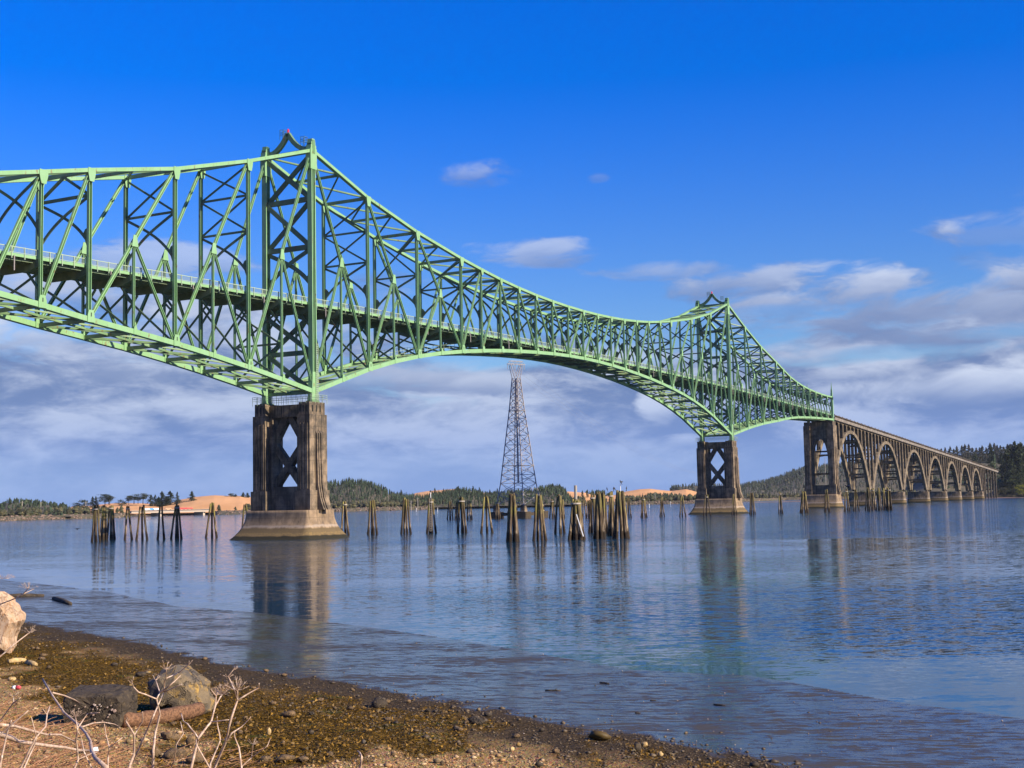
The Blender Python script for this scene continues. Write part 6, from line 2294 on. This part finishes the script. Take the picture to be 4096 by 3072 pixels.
stalk([[(1190, 1659), (1010, 1340), (1000, 1260)]], 4.9, .007, 'dead stalk leaning left across the forked stalk')
stalk([[(3310, 1659), (3330, 1500), (3300, 1440), (3270, 1420)]], 5.2, .010, 'single dead stalk tip alone at the bottom centre')
stalk([[(290, 1659), (400, 1440), (510, 1220), (640, 1080), (660, 910), (700, 790)], [(510, 1220), (440, 940)], [(660, 910), (600, 830)]], 5.0, .009, 'dead stalk rising at lower left in front of the pebbles', conv=pt5)
stalk([[(340, 1659), (480, 1350), (520, 1230)]], 5.5, .008, 'dead stalk beside the lower left one, ending early', conv=pt5)
stalk([[(1050, 1659), (1100, 1540), (1070, 1280), (1090, 1100), (1060, 930)], [(1090, 1100), (1230, 900), (1400, 880)], [(1100, 1540), (1290, 1450)]], 5.1, .009, 'dead stalk with a ragged umbel in front of the dark block', conv=pt5, umb=[(1060, 930, 110, 16, .8)])
stalk([[(1290, 1659), (1180, 1430), (1150, 1260), (1100, 1150)]], 5.6, .007, 'thin dead stalk leaning left below the dark block', conv=pt5)
stalk([[(1520, 1659), (1520, 1500), (1540, 1370), (1490, 1200), (1465, 1040)], [(1540, 1370), (1640, 1290), (1720, 1230)]], 5.3, .008, 'dead stalk under the right corner of the dark block', conv=pt5)
stalk([[(1810, 1659), (1880, 1470), (1890, 1190), (1770, 1000)], [(1890, 1190), (1930, 1130)]], 5.0, .010, 'dead stalk just right of the dark block', conv=pt5, umb=[(1770, 1000, 50, 5, 1)])
stalk([[(0, 1659), (60, 1350), (110, 1130), (160, 990)]], 5.2, .010, 'dead stalk at the left edge of the view', conv=pt5)
stalk([[(-200, 1300), (20, 1175), (200, 1020), (400, 850)]], 4.8, .009, 'dead stalk slanting up from the left edge', conv=pt5)
stalk([[(-160, 1250), (0, 1000), (190, 740), (285, 670)], [(190, 740), (190, 640)]], 5.4, .008, 'dead stalk with fine twigs under the drinks can', conv=pt5, umb=[(190, 640, 100, 10, .8)])
stalk([[(-420, 900), (-200, 300), (0, 90), (200, -80), (420, -250)]], 5.6, .009, 'slanting dead stalk with an umbel below the bleached stump', conv=pt5, umb=[(420, -250, 100, 12, .9)])
stalk([[(-400, 300), (-200, -400), (0, -640), (200, -720), (330, -790), (400, -870)], [(330, -790), (480, -860)]], 6.0, .008, 'drooping dead umbel hanging across the bleached stump', conv=pt5, umb=[(400, -870, 110, 14, .7), (60, -1010, 150, 16, .3)])


def branch(pl, D0, rad, label, conv=pt5):
    rad *= .55
    pts = []
    us = [conv(*q) for q in pl]
    for j, (u, v) in enumerate(us):
        pts.append(at(u, v, D0[0] + (D0[1] - D0[0]) * j / (len(us) - 1)))
    c = pts[0]
    o = MB().tube([p - c for p in pts], [rad * (1 - .5 * j / (len(pts) - 1)) * rnd.uniform(.9, 1.12) for j in range(len(pts))], 8).build('dead_branch', M_stalk, None, True, tuple(c))
    tag(o, label, 'branch')


branch([(1500, 1659), (1340, 1520), (1290, 1420), (1270, 1280), (1200, 1160), (1100, 1050), (900, 880), (750, 660), (600, 410)], (5.2, 7.5), .017, 'long pale branch slanting up across the dark stone block')
branch([(-60, 1170), (0, 1190), (150, 1235), (250, 1285), (480, 1320), (700, 1350), (900, 1370), (1100, 1410), (1250, 1415)], (6.5, 8.5), .026, 'thick crooked fallen branch lying across the lower left')
branch([(0, 1050), (200, 1070), (450, 1140), (650, 1190), (850, 1190), (950, 1240), (1060, 1295)], (6.0, 7.6), .014, 'thinner fallen branch above the crooked one')
branch([(740, 600), (900, 640), (1050, 700), (1130, 750)], (6.5, 7.2), .008, 'thin twig arching over the top of the dark block')
branch([(1160, 1080), (1300, 1030), (1450, 1015), (1600, 1040), (1690, 1080)], (6.0, 6.6), .007, 'thin twig arching before the face of the dark block')
# tangle of dry twigs and leaf litter
mb = MB()
R = random.Random(5)
for k in range(1100):
    u = R.uniform(-150, 430) if k < 900 else R.uniform(400, 1000); v = R.uniform(2830, 3180)
    if u > 380 and v < 3000: continue
    g, D = gpt(u, v)
    a = R.gauss(.15, .55); l = R.uniform(.15, .75)
    d = np.array([*RH, 0]) * math.cos(a) + np.array([*FH, 0]) * math.sin(a) + np.array((0, 0, R.uniform(-.1, .35)))
    m1 = g + d * l * .5 + np.array((0, 0, R.uniform(-.03, .06)))
    mb.tube([g + (0, 0, .03), m1 + (0, 0, .05), g + d * l + (0, 0, .04)], [R.uniform(.003, .007)] * 2 + [.002], 4)
M_twig = mat_noise('reddish_dry_twigs', ((0.40, 0.20, 0.10), (0.24, 0.11, 0.05), (0.50, 0.32, 0.18)), 9, .85, .2, .01)
tag(mb.build('dry_twigs', M_twig), 'tangle of fine dry twigs at the lower left', 'twigs', kind='stuff')
M_leaf = mat_pebble('dead_leaves', [(.30, .13, .05), (.48, .24, .10), (.20, .09, .04), (.55, .33, .16)], .8)
Vq = []
for k in range(2600):
    u = nr.uniform(-150, 520) if k < 2100 else nr.uniform(400, 1000); v = nr.uniform(2790, 3200)
    if fbm(u / 60., v / 40., 3, 77) < .47: continue
    g, D = gpt(u, v)
    s_ = nr.uniform(.02, .055)
    d1 = nr.normal(size=3); d1 /= np.linalg.norm(d1); d2_ = nr.normal(size=3); d2_ /= np.linalg.norm(d2_)
    c = g + (0, 0, nr.uniform(.02, .16))
    Vq += [c - d1 * s_, c + d2_ * s_ * .5, c + d1 * s_]
Vq = np.array(Vq)
tag(link('leaf_litter', mesh_np('leaf_litter', Vq, np.arange(len(Vq)).reshape(-1, 3), M_leaf)), 'curled russet dead leaves among the twigs', 'leaves', kind='stuff')

# ------------------------------------------------------------------ sea air
hz = MB().box(-260, 2900, -420, 2500, -4.2, 130).build('haze', M_white)
mh = bpy.data.materials.new('sea_air'); mh.use_nodes = True
mh.node_tree.nodes.clear()
ho = mh.node_tree.nodes.new('ShaderNodeOutputMaterial'); pv = mh.node_tree.nodes.new('ShaderNodeVolumePrincipled')
pv.inputs['Color'].default_value = (0.80, 0.88, 1.0, 1)
pv.inputs['Density'].default_value = 0.000025
pv.inputs['Anisotropy'].default_value = 0.0
mh.node_tree.links.new(pv.outputs[0], ho.inputs['Volume'])
hz.data.materials.clear(); hz.data.materials.append(mh)
tag(hz, kind='stuff')
